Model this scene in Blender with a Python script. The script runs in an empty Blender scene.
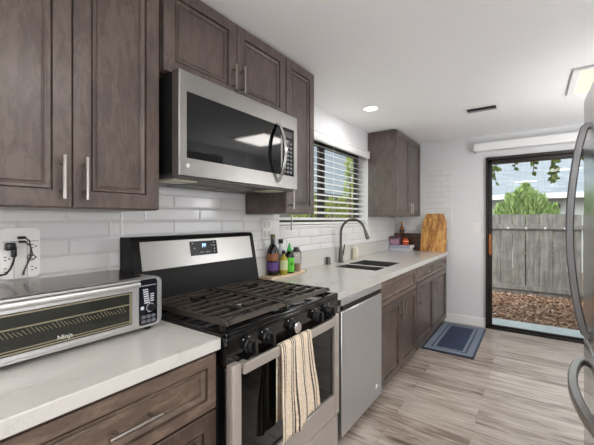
import bpy, bmesh, math, random
from mathutils import Vector, Matrix, Euler

random.seed(7)
SC = bpy.context.scene
COL = SC.collection
PI = math.pi

# ------------------------------------------------------------------ camera, world, exposure
cam_d = bpy.data.cameras.new('camera')
cam = bpy.data.objects.new('camera', cam_d)
COL.objects.link(cam)
cam.location = (1.56, 0.0, 1.335)
cam.rotation_euler = (PI / 2, 0, math.atan((533 - 297) / 335.5))
cam_d.sensor_width = 36
cam_d.lens = 36 * 335.5 / 594
cam_d.shift_y = -3 / 594
cam_d.clip_start = 0.02
SC.camera = cam

world = bpy.data.worlds.new('sky')
SC.world = world
world.use_nodes = True
wn = world.node_tree.nodes
wl = world.node_tree.links
sky = wn.new('ShaderNodeTexSky')
sky.sky_type = 'NISHITA'
sky.sun_disc = False
sky.sun_elevation = math.radians(48)
sky.sun_rotation = math.radians(200)
sky.air_density = 1.2
sky.dust_density = 3.5
sky.ozone_density = 1.0
hsv = wn.new('ShaderNodeHueSaturation')
hsv.inputs['Saturation'].default_value = 0.3
wl.new(sky.outputs[0], hsv.inputs['Color'])
wl.new(hsv.outputs[0], wn['Background'].inputs['Color'])
wn['Background'].inputs['Strength'].default_value = 0.25

PANEL_W = 8.0       # watts of each ceiling light panel
CAN_W = 3.0         # watts of each recessed can light
FILL_GLOBE = 27.0         # glow of each added globe, unseen fill light
SC.view_settings.view_transform = 'Standard'
SC.view_settings.look = 'None'
SC.view_settings.gamma = 1
SC.view_settings.use_curve_mapping = False
SC.view_settings.exposure = 0.60
SC.cycles.use_denoising = True
SC.cycles.max_bounces = 12
SC.cycles.diffuse_bounces = 8
SC.cycles.sample_clamp_indirect = 6


# ------------------------------------------------------------------ helpers
def lin(h):
    h = h.lstrip('#')
    out = []
    for i in (0, 2, 4):
        c = int(h[i:i + 2], 16) / 255
        out.append(c / 12.92 if c <= 0.04045 else ((c + 0.055) / 1.055) ** 2.4)
    return (*out, 1)


class MB:
    """collects shapes, in world coordinates, for ONE mesh object"""
    def __init__(s):
        s.bm = bmesh.new()

    def _new(s, vs, fs):
        v = [s.bm.verts.new(p) for p in vs]
        out = []
        for f in fs:
            try:
                out.append(s.bm.faces.new([v[i] for i in f]))
            except ValueError:
                pass
        return v, out

    def box(s, x0, x1, y0, y1, z0, z1, bev=0.0, seg=1, rot=None, piv=None):
        if x0 > x1: x0, x1 = x1, x0
        if y0 > y1: y0, y1 = y1, y0
        if z0 > z1: z0, z1 = z1, z0
        vs = [(x, y, z) for x in (x0, x1) for y in (y0, y1) for z in (z0, z1)]
        fs = [(0, 1, 3, 2), (4, 6, 7, 5), (0, 4, 5, 1), (2, 3, 7, 6), (0, 2, 6, 4), (1, 5, 7, 3)]
        v, f = s._new(vs, fs)
        geo = v
        if bev > 0:
            es = list({e for q in v for e in q.link_edges})
            r = bmesh.ops.bevel(s.bm, geom=es, offset=bev, segments=seg, profile=0.5, affect='EDGES', clamp_overlap=True)
            geo = list({q for q in r['verts']} | {q for q in v if q.is_valid})
        if rot is not None:
            c = Vector(piv) if piv else Vector(((x0 + x1) / 2, (y0 + y1) / 2, (z0 + z1) / 2))
            m = Euler(rot).to_matrix()
            for q in geo:
                q.co = m @ (q.co - c) + c
        return s

    def loft(s, rings, caps=True, closed=False):
        n = len(rings[0])
        vv = [[s.bm.verts.new(p) for p in r] for r in rings]
        m = len(vv)
        for i in range(m if closed else m - 1):
            a, b = vv[i], vv[(i + 1) % m]
            for k in range(n):
                q = (a[k], a[(k + 1) % n], b[(k + 1) % n], b[k])
                try:
                    s.bm.faces.new(q)
                except ValueError:
                    pass
        if caps and not closed:
            for r in (vv[0][::-1], vv[-1]):
                try:
                    s.bm.faces.new(r)
                except ValueError:
                    pass
        return s

    def tube(s, pts, r, n=10, sq=None):
        """sq = (half width, half height, up vector): rectangular section instead of round"""
        P = [Vector(p) for p in pts]
        rings = []
        prev = None
        for i, p in enumerate(P):
            t = (P[min(i + 1, len(P) - 1)] - P[max(i - 1, 0)]).normalized()
            if prev is None:
                a = Vector((0, 0, 1)) if abs(t.z) < 0.9 else Vector((1, 0, 0))
                if sq: a = Vector(sq[2])
                u = (a - t * a.dot(t)).normalized()
            else:
                u = (prev - t * prev.dot(t)).normalized()
            prev = u
            w = t.cross(u)
            if sq:
                hw, hh = sq[0], sq[1]
                c = 0.3 * min(hw, hh)
                prof = [(-hw + c, -hh), (hw - c, -hh), (hw, -hh + c), (hw, hh - c), (hw - c, hh), (-hw + c, hh), (-hw, hh - c), (-hw, -hh + c)]
                rings.append([p + w * a_ + u * b_ for a_, b_ in prof])
            else:
                rr = r[i] if isinstance(r, (list, tuple)) else r
                rings.append([p + (u * math.cos(k * 2 * PI / n) + w * math.sin(k * 2 * PI / n)) * rr for k in range(n)])
        return s.loft(rings)

    def lathe(s, prof, c, n=24, axis='z'):
        rings = []
        for r, h in prof:
            ring = []
            for k in range(n):
                a = 2 * PI * k / n
                d = (r * math.cos(a), r * math.sin(a))
                if axis == 'z': ring.append((c[0] + d[0], c[1] + d[1], c[2] + h))
                elif axis == 'x': ring.append((c[0] + h, c[1] + d[0], c[2] + d[1]))
                else: ring.append((c[0] + d[0], c[1] + h, c[2] + d[1]))
            rings.append(ring)
        return s.loft(rings)

    def prism(s, poly, axis, a, b):
        """poly of 2-D points pushed along axis from a to b; x: (y,z)  y: (x,z)  z: (x,y)"""
        def P(p, t):
            return {'x': (t, p[0], p[1]), 'y': (p[0], t, p[1]), 'z': (p[0], p[1], t)}[axis]
        return s.loft([[P(p, a) for p in poly], [P(p, b) for p in poly]])

    def quad(s, a, b, c, d):
        s._new([a, b, c, d], [(0, 1, 2, 3)])
        return s

    def build(s, name, mat, parent=None, off=None, smooth=True):
        bmesh.ops.recalc_face_normals(s.bm, faces=s.bm.faces)
        me = bpy.data.meshes.new(name)
        o = bpy.data.objects.new(name, me)
        if parent is not None:
            d = ROOT.get(parent.name, Vector((0, 0, 0)))
            bmesh.ops.translate(s.bm, vec=-d, verts=s.bm.verts)
            ROOT[o.name] = d
            o.parent = parent
        else:
            if off is not None:
                bmesh.ops.translate(s.bm, vec=-Vector(off), verts=s.bm.verts)
                o.location = off
                ROOT[o.name] = Vector(off)
            else:
                ROOT[o.name] = Vector((0, 0, 0))
        s.bm.to_mesh(me)
        s.bm.free()
        if smooth:
            for p in me.polygons: p.use_smooth = True
            me.set_sharp_from_angle(angle=math.radians(38))
        me.materials.append(mat)
        COL.objects.link(o)
        return o


ROOT = {}


def tag(o, label=None, cat=None, group=None, kind=None):
    if label: o['label'] = label
    if cat: o['category'] = cat
    if group: o['group'] = group
    if kind: o['kind'] = kind
    return o


def thing(name, label, cat, loc=(0, 0, 0), group=None, local=False, rz=0):
    o = bpy.data.objects.new(name, None)
    o.empty_display_size = 0.05
    COL.objects.link(o)
    o.location = loc
    o.rotation_euler = (0, 0, rz)
    ROOT[o.name] = Vector((0, 0, 0)) if local else Vector(loc)
    return tag(o, label, cat, group)


def structure(o):
    o['kind'] = 'structure'
    return o


def B(x0, x1, y0, y1, z0, z1, bev=0.0, seg=1):
    return MB().box(x0, x1, y0, y1, z0, z1, bev, seg)


def lettering(name, body, size, mat, parent, origin, right, up, depth=0.0006, centre=True):
    """letters standing on a surface: origin, reading direction and up direction in the parent's frame"""
    cu = bpy.data.curves.new('letters', 'FONT')
    cu.body = body
    cu.size = size
    cu.extrude = depth
    if centre:
        cu.align_x = 'CENTER'; cu.align_y = 'CENTER'
    t = bpy.data.objects.new('letters', cu)
    COL.objects.link(t)
    bpy.context.view_layer.update()
    me = bpy.data.meshes.new_from_object(t.evaluated_get(bpy.context.evaluated_depsgraph_get()))
    bpy.data.objects.remove(t)
    R = Vector(right).normalized(); U = Vector(up).normalized(); N = R.cross(U)
    m = Matrix((R, U, N)).transposed().to_4x4()
    m.translation = Vector(origin) - ROOT.get(parent.name, Vector((0, 0, 0)))
    me.transform(m)
    me.materials.clear()
    me.materials.append(mat)
    me.name = name
    o = bpy.data.objects.new(name, me)
    o.parent = parent
    ROOT[o.name] = ROOT.get(parent.name, Vector((0, 0, 0)))
    COL.objects.link(o)
    return o


# ------------------------------------------------------------------ materials
def nt(name):
    m = bpy.data.materials.new(name)
    m.use_nodes = True
    return m, m.node_tree.nodes, m.node_tree.links, m.node_tree.nodes['Principled BSDF']


def mat(name, col, rough=0.5, metal=0.0, coat=0.0, spec=0.5, bump=0.0, bscale=200.0, var=0.0, vscale=8.0, trans=0.0, ior=1.45, stretch=(1, 1, 1)):
    m, n, l, b = nt(name)
    c = lin(col) if isinstance(col, str) else col
    b.inputs['Base Color'].default_value = c
    b.inputs['Roughness'].default_value = rough
    b.inputs['Metallic'].default_value = metal
    b.inputs['Coat Weight'].default_value = coat
    b.inputs['Coat Roughness'].default_value = 0.08
    b.inputs['Specular IOR Level'].default_value = spec
    b.inputs['Transmission Weight'].default_value = trans
    b.inputs['IOR'].default_value = ior
    tc = n.new('ShaderNodeTexCoord')
    mp = n.new('ShaderNodeMapping')
    mp.inputs['Scale'].default_value = stretch
    l.new(tc.outputs['Object'], mp.inputs[0])
    if var > 0:
        t = n.new('ShaderNodeTexNoise'); t.inputs['Scale'].default_value = vscale; t.inputs['Detail'].default_value = 6
        l.new(mp.outputs[0], t.inputs['Vector'])
        r = n.new('ShaderNodeValToRGB')
        r.color_ramp.elements[0].position = 0.3; r.color_ramp.elements[1].position = 0.7
        r.color_ramp.elements[0].color = (*[max(0, x * (1 - var)) for x in c[:3]], 1)
        r.color_ramp.elements[1].color = (*[min(1, x * (1 + var)) for x in c[:3]], 1)
        l.new(t.outputs[0], r.inputs[0]); l.new(r.outputs[0], b.inputs['Base Color'])
    if bump > 0:
        t = n.new('ShaderNodeTexNoise'); t.inputs['Scale'].default_value = bscale; t.inputs['Detail'].default_value = 4
        l.new(mp.outputs[0], t.inputs['Vector'])
        bp = n.new('ShaderNodeBump'); bp.inputs['Strength'].default_value = bump; bp.inputs['Distance'].default_value = 0.002
        l.new(t.outputs[0], bp.inputs['Height']); l.new(bp.outputs[0], b.inputs['Normal'])
    return m


def wood(name, dark, mid, light, stretch, rough=0.38, scale=9.0, fine=60.0, coat=0.3):
    m, n, l, b = nt(name)
    tc = n.new('ShaderNodeTexCoord')
    mp = n.new('ShaderNodeMapping'); mp.inputs['Scale'].default_value = stretch
    l.new(tc.outputs['Object'], mp.inputs[0])
    a = n.new('ShaderNodeTexNoise'); a.inputs['Scale'].default_value = scale; a.inputs['Detail'].default_value = 8; a.inputs['Roughness'].default_value = 0.6; a.inputs['Distortion'].default_value = 0.6
    l.new(mp.outputs[0], a.inputs['Vector'])
    f = n.new('ShaderNodeTexNoise'); f.inputs['Scale'].default_value = fine; f.inputs['Detail'].default_value = 4
    l.new(mp.outputs[0], f.inputs['Vector'])
    bl = n.new('ShaderNodeTexNoise'); bl.inputs['Scale'].default_value = 5; bl.inputs['Detail'].default_value = 3
    l.new(tc.outputs['Object'], bl.inputs['Vector'])
    ad = n.new('ShaderNodeMath'); ad.operation = 'MULTIPLY_ADD'; ad.inputs[1].default_value = 0.35
    l.new(f.outputs[0], ad.inputs[0]); l.new(a.outputs[0], ad.inputs[2])
    ad2 = n.new('ShaderNodeMath'); ad2.operation = 'MULTIPLY_ADD'; ad2.inputs[1].default_value = 0.45
    l.new(bl.outputs[0], ad2.inputs[0]); l.new(ad.outputs[0], ad2.inputs[2])
    r = n.new('ShaderNodeValToRGB')
    e = r.color_ramp.elements
    e[0].position = 0.55; e[0].color = lin(dark); e[1].position = 1.2; e[1].color = lin(light)
    e[1].position = 1.0
    mde = e.new(0.85); mde.color = lin(mid)
    l.new(ad2.outputs[0], r.inputs[0]); l.new(r.outputs[0], b.inputs['Base Color'])
    b.inputs['Roughness'].default_value = rough
    b.inputs['Coat Weight'].default_value = coat
    b.inputs['Coat Roughness'].default_value = 0.25
    bp = n.new('ShaderNodeBump'); bp.inputs['Strength'].default_value = 0.08; bp.inputs['Distance'].default_value = 0.002
    l.new(f.outputs[0], bp.inputs['Height']); l.new(bp.outputs[0], b.inputs['Normal'])
    return m


def steel(name, col='#c9c8c6', rough=0.3, along=(1, 60, 60)):
    m, n, l, b = nt(name)
    b.inputs['Metallic'].default_value = 1
    tc = n.new('ShaderNodeTexCoord'); mp = n.new('ShaderNodeMapping'); mp.inputs['Scale'].default_value = along
    l.new(tc.outputs['Object'], mp.inputs[0])
    t = n.new('ShaderNodeTexNoise'); t.inputs['Scale'].default_value = 12; t.inputs['Detail'].default_value = 4
    l.new(mp.outputs[0], t.inputs['Vector'])
    r = n.new('ShaderNodeValToRGB')
    c = lin(col)
    r.color_ramp.elements[0].color = (*[x * 0.86 for x in c[:3]], 1)
    r.color_ramp.elements[1].color = (*[min(1, x * 1.1) for x in c[:3]], 1)
    l.new(t.outputs[0], r.inputs[0]); l.new(r.outputs[0], b.inputs['Base Color'])
    mr = n.new('ShaderNodeMapRange'); mr.inputs['To Min'].default_value = rough - 0.06; mr.inputs['To Max'].default_value = rough + 0.08
    l.new(t.outputs[0], mr.inputs[0]); l.new(mr.outputs[0], b.inputs['Roughness'])
    return m


def emit(name, col, strength):
    m, n, l, b = nt(name)
    b.inputs['Base Color'].default_value = lin(col)
    b.inputs['Emission Color'].default_value = lin(col)
    b.inputs['Emission Strength'].default_value = strength
    return m


def thin_glass(name, tint='#f4f8f6', rough=0.0):
    m = bpy.data.materials.new(name); m.use_nodes = True
    n, l = m.node_tree.nodes, m.node_tree.links
    n.remove(n['Principled BSDF'])
    tr = n.new('ShaderNodeBsdfTransparent'); tr.inputs[0].default_value = lin(tint)
    gl = n.new('ShaderNodeBsdfGlossy'); gl.inputs['Roughness'].default_value = rough
    fr = n.new('ShaderNodeFresnel'); fr.inputs[0].default_value = 1.45
    mx = n.new('ShaderNodeMixShader')
    ge = n.new('ShaderNodeNewGeometry'); om = n.new('ShaderNodeMath'); om.operation = 'SUBTRACT'; om.inputs[0].default_value = 1
    ml = n.new('ShaderNodeMath'); ml.operation = 'MULTIPLY'
    l.new(ge.outputs['Backfacing'], om.inputs[1]); l.new(om.outputs[0], ml.inputs[0]); l.new(fr.outputs[0], ml.inputs[1])
    l.new(ml.outputs[0], mx.inputs[0]); l.new(tr.outputs[0], mx.inputs[1]); l.new(gl.outputs[0], mx.inputs[2])
    l.new(mx.outputs[0], n['Material Output'].inputs[0])
    return m


WOOD_V = wood('grey_brown_wood_upright', '#453a36', '#524641', '#61544e', (3.5, 3.5, 1.0))
WOOD_H = wood('grey_brown_wood_level', '#453a36', '#524641', '#61544e', (3.5, 1.0, 3.5))
WOOD_BASE_V = wood('shaded_brown_wood_upright', '#362922', '#46372e', '#59483e', (3.5, 3.5, 1.0))  # shade on the far base doors is put into this darker brown
WOOD_BASE_H = wood('lit_brown_wood_level', '#4a3b32', '#605045', '#776558', (3.5, 1.0, 3.5))  # light on the near drawer front is put into this paler brown
DARK = mat('dark_recess', '#171412', 0.8)
STEEL = steel('brushed_steel', '#9f9d9a', 0.33, (60, 1, 60))
STEEL_D = steel('grey_steel', '#8b8b8c', 0.32, (60, 1, 60))
STEEL_LIGHT = steel('pale_steel', '#dcdcdb', 0.36, (60, 60, 1))
NICKEL = mat('brushed_nickel', '#a39d97', 0.3, 1.0)
GUN = mat('gunmetal', '#625f5b', 0.3, 1.0)
CHROME = mat('chrome', '#d8d8d8', 0.12, 1.0)
BLACK = mat('black_enamel', '#0d0d0e', 0.16, coat=0.4)
BLACK_GLASS = mat('black_glass', '#08090a', 0.05)
MATT_BLACK = mat('matt_black', '#141415', 0.5)
IRON = mat('cast_iron', '#4c453f', 0.34, 0.5, bump=0.3, bscale=500)
STEEL_OVEN = steel('warm_oven_steel', '#bfb8b0', 0.42, (60, 1, 60))
STEEL_OVEN.node_tree.nodes['Principled BSDF'].inputs['Metallic'].default_value = 0.55
WHITE = mat('white_paint', '#e6e6e6', 0.55)
WALL = mat('wall_paint', '#dddee0', 0.7, bump=0.15, bscale=120)
CEIL = mat('ceiling_paint', '#efefef', 0.85, bump=0.5, bscale=90)
TRIMW = mat('white_trim', '#ececeb', 0.4)
TILE = mat('white_glazed_tile', '#dfdfde', 0.3, coat=0.1, var=0.03, vscale=3)
GROUT = mat('grout', '#cfcfcd', 0.8)
BRONZE = mat('dark_bronze_frame', '#1d1814', 0.4)
PLASTIC_W = mat('white_plastic', '#e4e3df', 0.35)
PLASTIC_B = mat('black_plastic', '#131314', 0.35)
GLASS = thin_glass('window_glass')


def make_counter_mat():
    m, n, l, b = nt('white_quartz')
    tc = n.new('ShaderNodeTexCoord')
    t = n.new('ShaderNodeTexNoise'); t.inputs['Scale'].default_value = 9; t.inputs['Detail'].default_value = 10; t.inputs['Roughness'].default_value = 0.7; t.inputs['Distortion'].default_value = 0.8
    l.new(tc.outputs['Object'], t.inputs['Vector'])
    s = n.new('ShaderNodeMath'); s.operation = 'SUBTRACT'; s.inputs[1].default_value = 0.5
    a = n.new('ShaderNodeMath'); a.operation = 'ABSOLUTE'
    l.new(t.outputs[0], s.inputs[0]); l.new(s.outputs[0], a.inputs[0])
    t2 = n.new('ShaderNodeTexNoise'); t2.inputs['Scale'].default_value = 3.0; t2.inputs['Detail'].default_value = 3
    l.new(tc.outputs['Object'], t2.inputs['Vector'])
    gate = n.new('ShaderNodeMapRange'); gate.inputs['From Min'].default_value = 0.52; gate.inputs['From Max'].default_value = 0.64; gate.inputs['To Min'].default_value = 0.035; gate.inputs['To Max'].default_value = 0.0
    l.new(t2.outputs[0], gate.inputs[0])
    ad = n.new('ShaderNodeMath'); ad.operation = 'ADD'
    l.new(a.outputs[0], ad.inputs[0]); l.new(gate.outputs[0], ad.inputs[1])
    r = n.new('ShaderNodeValToRGB')
    r.color_ramp.elements[0].position = 0.0; r.color_ramp.elements[0].color = lin('#b5b2ac')
    r.color_ramp.elements[1].position = 0.032; r.color_ramp.elements[1].color = lin('#cac8c3')
    l.new(ad.outputs[0], r.inputs[0])
    l.new(r.outputs[0], b.inputs['Base Color'])
    b.inputs['Roughness'].default_value = 0.18
    return m


QUARTZ = make_counter_mat()


def make_floor_mat():
    m, n, l, b = nt('grey_brown_planks')
    tc = n.new('ShaderNodeTexCoord')
    br = n.new('ShaderNodeTexBrick')
    br.offset = 0.37
    br.inputs['Scale'].default_value = 1
    br.inputs['Brick Width'].default_value = 1.25
    br.inputs['Row Height'].default_value = 0.19
    br.inputs['Mortar Size'].default_value = 0.0016
    br.inputs['Mortar Smooth'].default_value = 0.2
    br.inputs['Color1'].default_value = (0, 0, 0, 1); br.inputs['Color2'].default_value = (1, 1, 1, 1); br.inputs['Mortar'].default_value = (0.5, 0.5, 0.5, 1)
    l.new(tc.outputs['Object'], br.inputs['Vector'])
    sh = n.new('ShaderNodeVectorMath'); sh.operation = 'MULTIPLY_ADD'
    sh.inputs[1].default_value = (7, 3, 0)
    l.new(br.outputs['Color'], sh.inputs[0]); l.new(tc.outputs['Object'], sh.inputs[2])
    mp = n.new('ShaderNodeMapping'); mp.inputs['Scale'].default_value = (1.0, 9, 1)
    l.new(sh.outputs[0], mp.inputs[0])
    t = n.new('ShaderNodeTexNoise'); t.inputs['Scale'].default_value = 2.6; t.inputs['Detail'].default_value = 9; t.inputs['Roughness'].default_value = 0.62; t.inputs['Distortion'].default_value = 0.9
    l.new(mp.outputs[0], t.inputs['Vector'])
    mx = n.new('ShaderNodeMath'); mx.operation = 'MULTIPLY_ADD'; mx.inputs[1].default_value = 0.16
    l.new(br.outputs['Color'], mx.inputs[0]); l.new(t.outputs[0], mx.inputs[2])
    r = n.new('ShaderNodeValToRGB')
    e = r.color_ramp.elements
    e[0].position = 0.33; e[0].color = lin('#4f4035'); e[1].position = 0.80; e[1].color = lin('#c0b7ae')
    q = e.new(0.44); q.color = lin('#7d6e62')
    q = e.new(0.58); q.color = lin('#a5998e')
    l.new(mx.outputs[0], r.inputs[0])
    mm = n.new('ShaderNodeMixRGB')
    mm.inputs['Color2'].default_value = lin('#4f463f')
    sc = n.new('ShaderNodeMath'); sc.operation = 'MULTIPLY'; sc.inputs[1].default_value = 0.55
    l.new(br.outputs['Fac'], sc.inputs[0])
    l.new(sc.outputs[0], mm.inputs['Fac']); l.new(r.outputs[0], mm.inputs['Color1'])
    l.new(mm.outputs[0], b.inputs['Base Color'])
    b.inputs['Roughness'].default_value = 0.3
    b.inputs['Specular IOR Level'].default_value = 0.6
    bp = n.new('ShaderNodeBump'); bp.inputs['Strength'].default_value = 0.12; bp.inputs['Distance'].default_value = 0.002
    l.new(t.outputs[0], bp.inputs['Height']); l.new(bp.outputs[0], b.inputs['Normal'])
    return m


FLOOR = make_floor_mat()

# ------------------------------------------------------------------ the setting
XW, YB, XR, YF, ZC = -0.06, 4.74, 2.90, -3.0, 2.37      # left wall, back wall, right wall, front wall, ceiling
WY0, WY1, WZ0, WZ1 = 2.06, 3.745, 1.285, 2.10           # kitchen window opening
DX0, DX1, DZ1 = 1.085, 2.80, 2.095                      # patio door opening

structure(B(XW - 0.2, XR + 0.1, YF - 0.1, YB + 0.1, -0.06, 0).build('floor', FLOOR))
structure(B(XW - 0.2, XR + 0.1, YF - 0.1, YB + 0.14, ZC, ZC + 0.1).build('ceiling', CEIL))
w = MB()
w.box(XW - 0.16, XW, YF - 0.1, WY0, 0, ZC); w.box(XW - 0.16, XW, WY1, YB + 0.14, 0, ZC)
w.box(XW - 0.16, XW, WY0, WY1, 0, WZ0); w.box(XW - 0.16, XW, WY0, WY1, WZ1, ZC)
structure(w.build('wall_left', WALL))
w = MB()
w.box(XW, DX0, YB, YB + 0.14, 0, ZC); w.box(DX1, XR + 0.1, YB, YB + 0.14, 0, ZC); w.box(DX0, DX1, YB, YB + 0.14, DZ1, ZC)
structure(w.build('wall_back', WALL))
structure(B(XR, XR + 0.1, YF - 0.1, YB, 0, ZC).build('wall_right', WALL))
structure(B(XW, XR, YF - 0.1, YF, 0, ZC).build('wall_front', WALL))
structure(MB().prism([(YB, 0), (YB - 0.014, 0), (YB - 0.014, 0.08), (YB - 0.006, 0.092), (YB, 0.092)], 'x', 0.66, DX0 - 0.005).build('baseboard_back', TRIMW)) if False else None
bb = MB(); bb.box(0.6, DX0 - 0.002, YB - 0.014, YB, 0, 0.11, 0.004)
structure(bb.build('baseboard_back', TRIMW))

# glazed tiles: bevelled, running bond, one mesh per wall
def tiles(mb_t, horiz0, horiz1, z0, z1, put, shift=0.0, L=0.343, Ht=0.0726, zref=1.327, href=0.435):
    g = 0.0018
    k0 = int(math.floor((z0 - zref) / Ht)) - 1
    k1 = int(math.ceil((z1 - zref) / Ht)) + 1
    for k in range(k0, k1):
        za, zb = zref + k * Ht, zref + (k + 1) * Ht
        a, b_ = max(za, z0), min(zb, z1)
        if b_ - a < 0.006: continue
        o = href + (0 if k % 2 else 0.0) + (L / 2 if k % 2 == 0 else 0) + shift
        i0 = int(math.floor((horiz0 - o) / L)) - 1
        i1 = int(math.ceil((horiz1 - o) / L)) + 1
        for i in range(i0, i1):
            ha, hb = max(o + i * L, horiz0), min(o + (i + 1) * L, horiz1)
            if hb - ha < 0.006: continue
            put(mb_t, ha + g, hb - g, a + g, b_ - g)


def tile_left(mb_t, a, b_, z0, z1):
    ch = min(0.008, (b_ - a) / 3, (z1 - z0) / 3)
    x0, x1, x2 = XW + 0.001, XW + 0.005, XW + 0.0085
    mb_t.loft([[(x0, a, z0), (x0, b_, z0), (x0, b_, z1), (x0, a, z1)], [(x1, a, z0), (x1, b_, z0), (x1, b_, z1), (x1, a, z1)],
               [(x2, a + ch, z0 + ch), (x2, b_ - ch, z0 + ch), (x2, b_ - ch, z1 - ch), (x2, a + ch, z1 - ch)]])


def tile_back(mb_t, a, b_, z0, z1):
    ch = min(0.008, (b_ - a) / 3, (z1 - z0) / 3)
    y0, y1, y2 = YB - 0.001, YB - 0.005, YB - 0.0085
    mb_t.loft([[(a, y0, z0), (b_, y0, z0), (b_, y0, z1), (a, y0, z1)], [(a, y1, z0), (b_, y1, z0), (b_, y1, z1), (a, y1, z1)],
               [(a + ch, y2, z0 + ch), (b_ - ch, y2, z0 + ch), (b_ - ch, y2, z1 - ch), (a + ch, y2, z1 - ch)]])


t = MB()
tiles(t, -0.6, 0.83, 0.915, 1.372, tile_left)
tiles(t, 0.83, 1.66, 0.915, 1.47, tile_left)
tiles(t, 1.66, WY0, 1.06, 1.372, tile_left)
tiles(t, WY0, WY1, 1.06, WZ0 - 0.012, tile_left)
tiles(t, WY1 + 0.012, YB, 1.06, 1.372, tile_left)
t1 = structure(t.build('trim_1', TILE, smooth=False))
g = MB(); g.box(XW, XW + 0.003, -0.6, 1.66, 0.914, 1.47); g.box(XW, XW + 0.003, 1.66, YB, 1.06, WZ0 - 0.012); 
g.build('grout', GROUT, t1)
t = MB()
tiles(t, XW + 0.01, 0.70, 1.06, 1.99, tile_back, L=0.16, Ht=0.0726, href=0.0)
t2 = structure(t.build('trim_2', TILE, smooth=False))
B(XW + 0.01, 0.70, YB - 0.003, YB, 1.06, 1.99).build('grout', GROUT, t2)
structure(B(XW, XW + 0.012, 0.82, 1.66, 1.47, 1.495, 0.002).build('trim_3', WHITE))

# kitchen window: dark frame, two sashes, in a white reveal
win = MB()
for (a, b_) in ((WY0, WY0 + 0.05), (2.835, 2.935), (WY1 - 0.09, WY1)):
    win.box(XW - 0.135, XW - 0.10, a, b_, WZ0, WZ1, 0.004)
win.box(XW - 0.135, XW - 0.10, WY0, WY1, WZ0, WZ0 + 0.045, 0.004)
win.box(XW - 0.135, XW - 0.10, WY0, WY1, WZ1 - 0.045, WZ1, 0.004)
window = structure(win.build('window_1', BRONZE))
for (a, b_) in ((WY0 + 0.05, 2.835), (2.935, WY1 - 0.09)):
    B(XW - 0.119, XW - 0.115, a, b_, WZ0 + 0.045, WZ1 - 0.045).build('pane', GLASS, window)
# reveal and sill
sl = MB(); sl.box(XW - 0.10, XW + 0.012, WY0 - 0.0, WY1, WZ0 - 0.012, WZ0 + 0.001, 0.003)
structure(sl.build('trim_4', TRIMW))
cs = MB(); cs.box(XW, XW + 0.012, WY1, WY1 + 0.012, WZ0 - 0.02, WZ1 + 0.03, 0.003)
structure(cs.build('trim_5', TRIMW))

# patio door
fr = MB()
fr.box(DX0, DX0 + 0.022, YB - 0.035, YB + 0.10, 0, DZ1, 0.003)
fr.box(DX1 - 0.06, DX1, YB - 0.035, YB + 0.10, 0, DZ1, 0.003)
fr.box(DX0, DX1, YB - 0.035, YB + 0.10, DZ1 - 0.035, DZ1, 0.003)
fr.box(DX0, DX1, YB - 0.035, YB + 0.10, 0, 0.022, 0.003)
door = structure(fr.build('door_1', BRONZE))
for nme, (a, b_, yy) in (('sliding_panel', (DX0 + 0.022, 2.13, YB + 0.005)), ('fixed_panel', (2.07, DX1 - 0.06, YB + 0.05))):
    p = MB()
    p.box(a, a + 0.042, yy, yy + 0.035, 0.022, DZ1 - 0.035, 0.003); p.box(b_ - 0.05, b_, yy, yy + 0.035, 0.022, DZ1 - 0.035, 0.003)
    p.box(a, b_, yy, yy + 0.035, 0.022, 0.045, 0.003); p.box(a, b_, yy, yy + 0.035, DZ1 - 0.075, DZ1 - 0.035, 0.003)
    pn = p.build(nme, BRONZE, door)
    B(a + 0.04, b_ - 0.05, yy + 0.015, yy + 0.019, 0.045, DZ1 - 0.075).build('pane', GLASS, pn)
    if nme == 'sliding_panel':
        h = MB()
        h.prism([(YB + 0.006, 0.895), (YB - 0.022, 0.915), (YB - 0.034, 0.96), (YB - 0.034, 1.10), (YB - 0.022, 1.14), (YB + 0.006, 1.16)], 'x', a + 0.012, a + 0.036)
        h.build('handle', mat('orange_wood', '#a4602c', 0.4, var=0.2, vscale=40), pn)
structure(B(DX0, DX1, YB + 0.10, YB + 0.16, -0.08, -0.005, 0.004).build('trim_6', mat('aluminium_sill', '#a9aeb0', 0.4, 0.6)))
structure(B(DX0 - 0.1, DX1 + 0.1, YB + 0.14, YB + 0.19, 2.03, 2.22, 0.004).build('trim_7', mat('brown_fascia', '#6b4a36', 0.6, var=0.2)))

# ------------------------------------------------------------------ cabinets
def pull_bar(parent, p0, p1, axis_out, r=0.006, post=0.03, name='handle', inset=0.025, m=None):
    """bar pull from p0 to p1 standing off along axis_out"""
    p0, p1, n = Vector(p0), Vector(p1), Vector(axis_out)
    d = (p1 - p0).normalized()
    h = MB()
    h.tube([p0, p0 + (p1 - p0) * 0.5, p1], r, 12)
    for q in (p0 + d * inset, p1 - d * inset):
        h.tube([q, q - n * post], r * 0.85, 10)
    return h.build(name, m or NICKEL, parent)


def panel_front(name, parent, xf, y0, y1, z0, z1, m, fw=0.056, th=0.021, raised=False):
    """framed door or drawer front facing +x with a recessed, moulded panel"""
    fw = min(fw, (y1 - y0) * 0.24, (z1 - z0) * 0.24)
    prof = [(0, -th), (0, -0.003), (0.003, 0), (fw - 0.001, 0), (fw + 0.0005, -0.012), (fw + 0.0035, -0.012), (fw + 0.006, -0.0045), (fw + 0.010, -0.005), (fw + 0.019, -0.0115), (fw + 0.0205, -0.0165), (fw + 0.0235, -0.0165), (fw + 0.0265, -0.0135)]
    rings = []
    for i, dx in prof:
        rings.append([(xf + dx, y0 + i, z0 + i), (xf + dx, y1 - i, z0 + i), (xf + dx, y1 - i, z1 - i), (xf + dx, y0 + i, z1 - i)])
    return MB().loft(rings).build(name, m, parent)


XU = 0.30    # front of the upper doors


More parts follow.
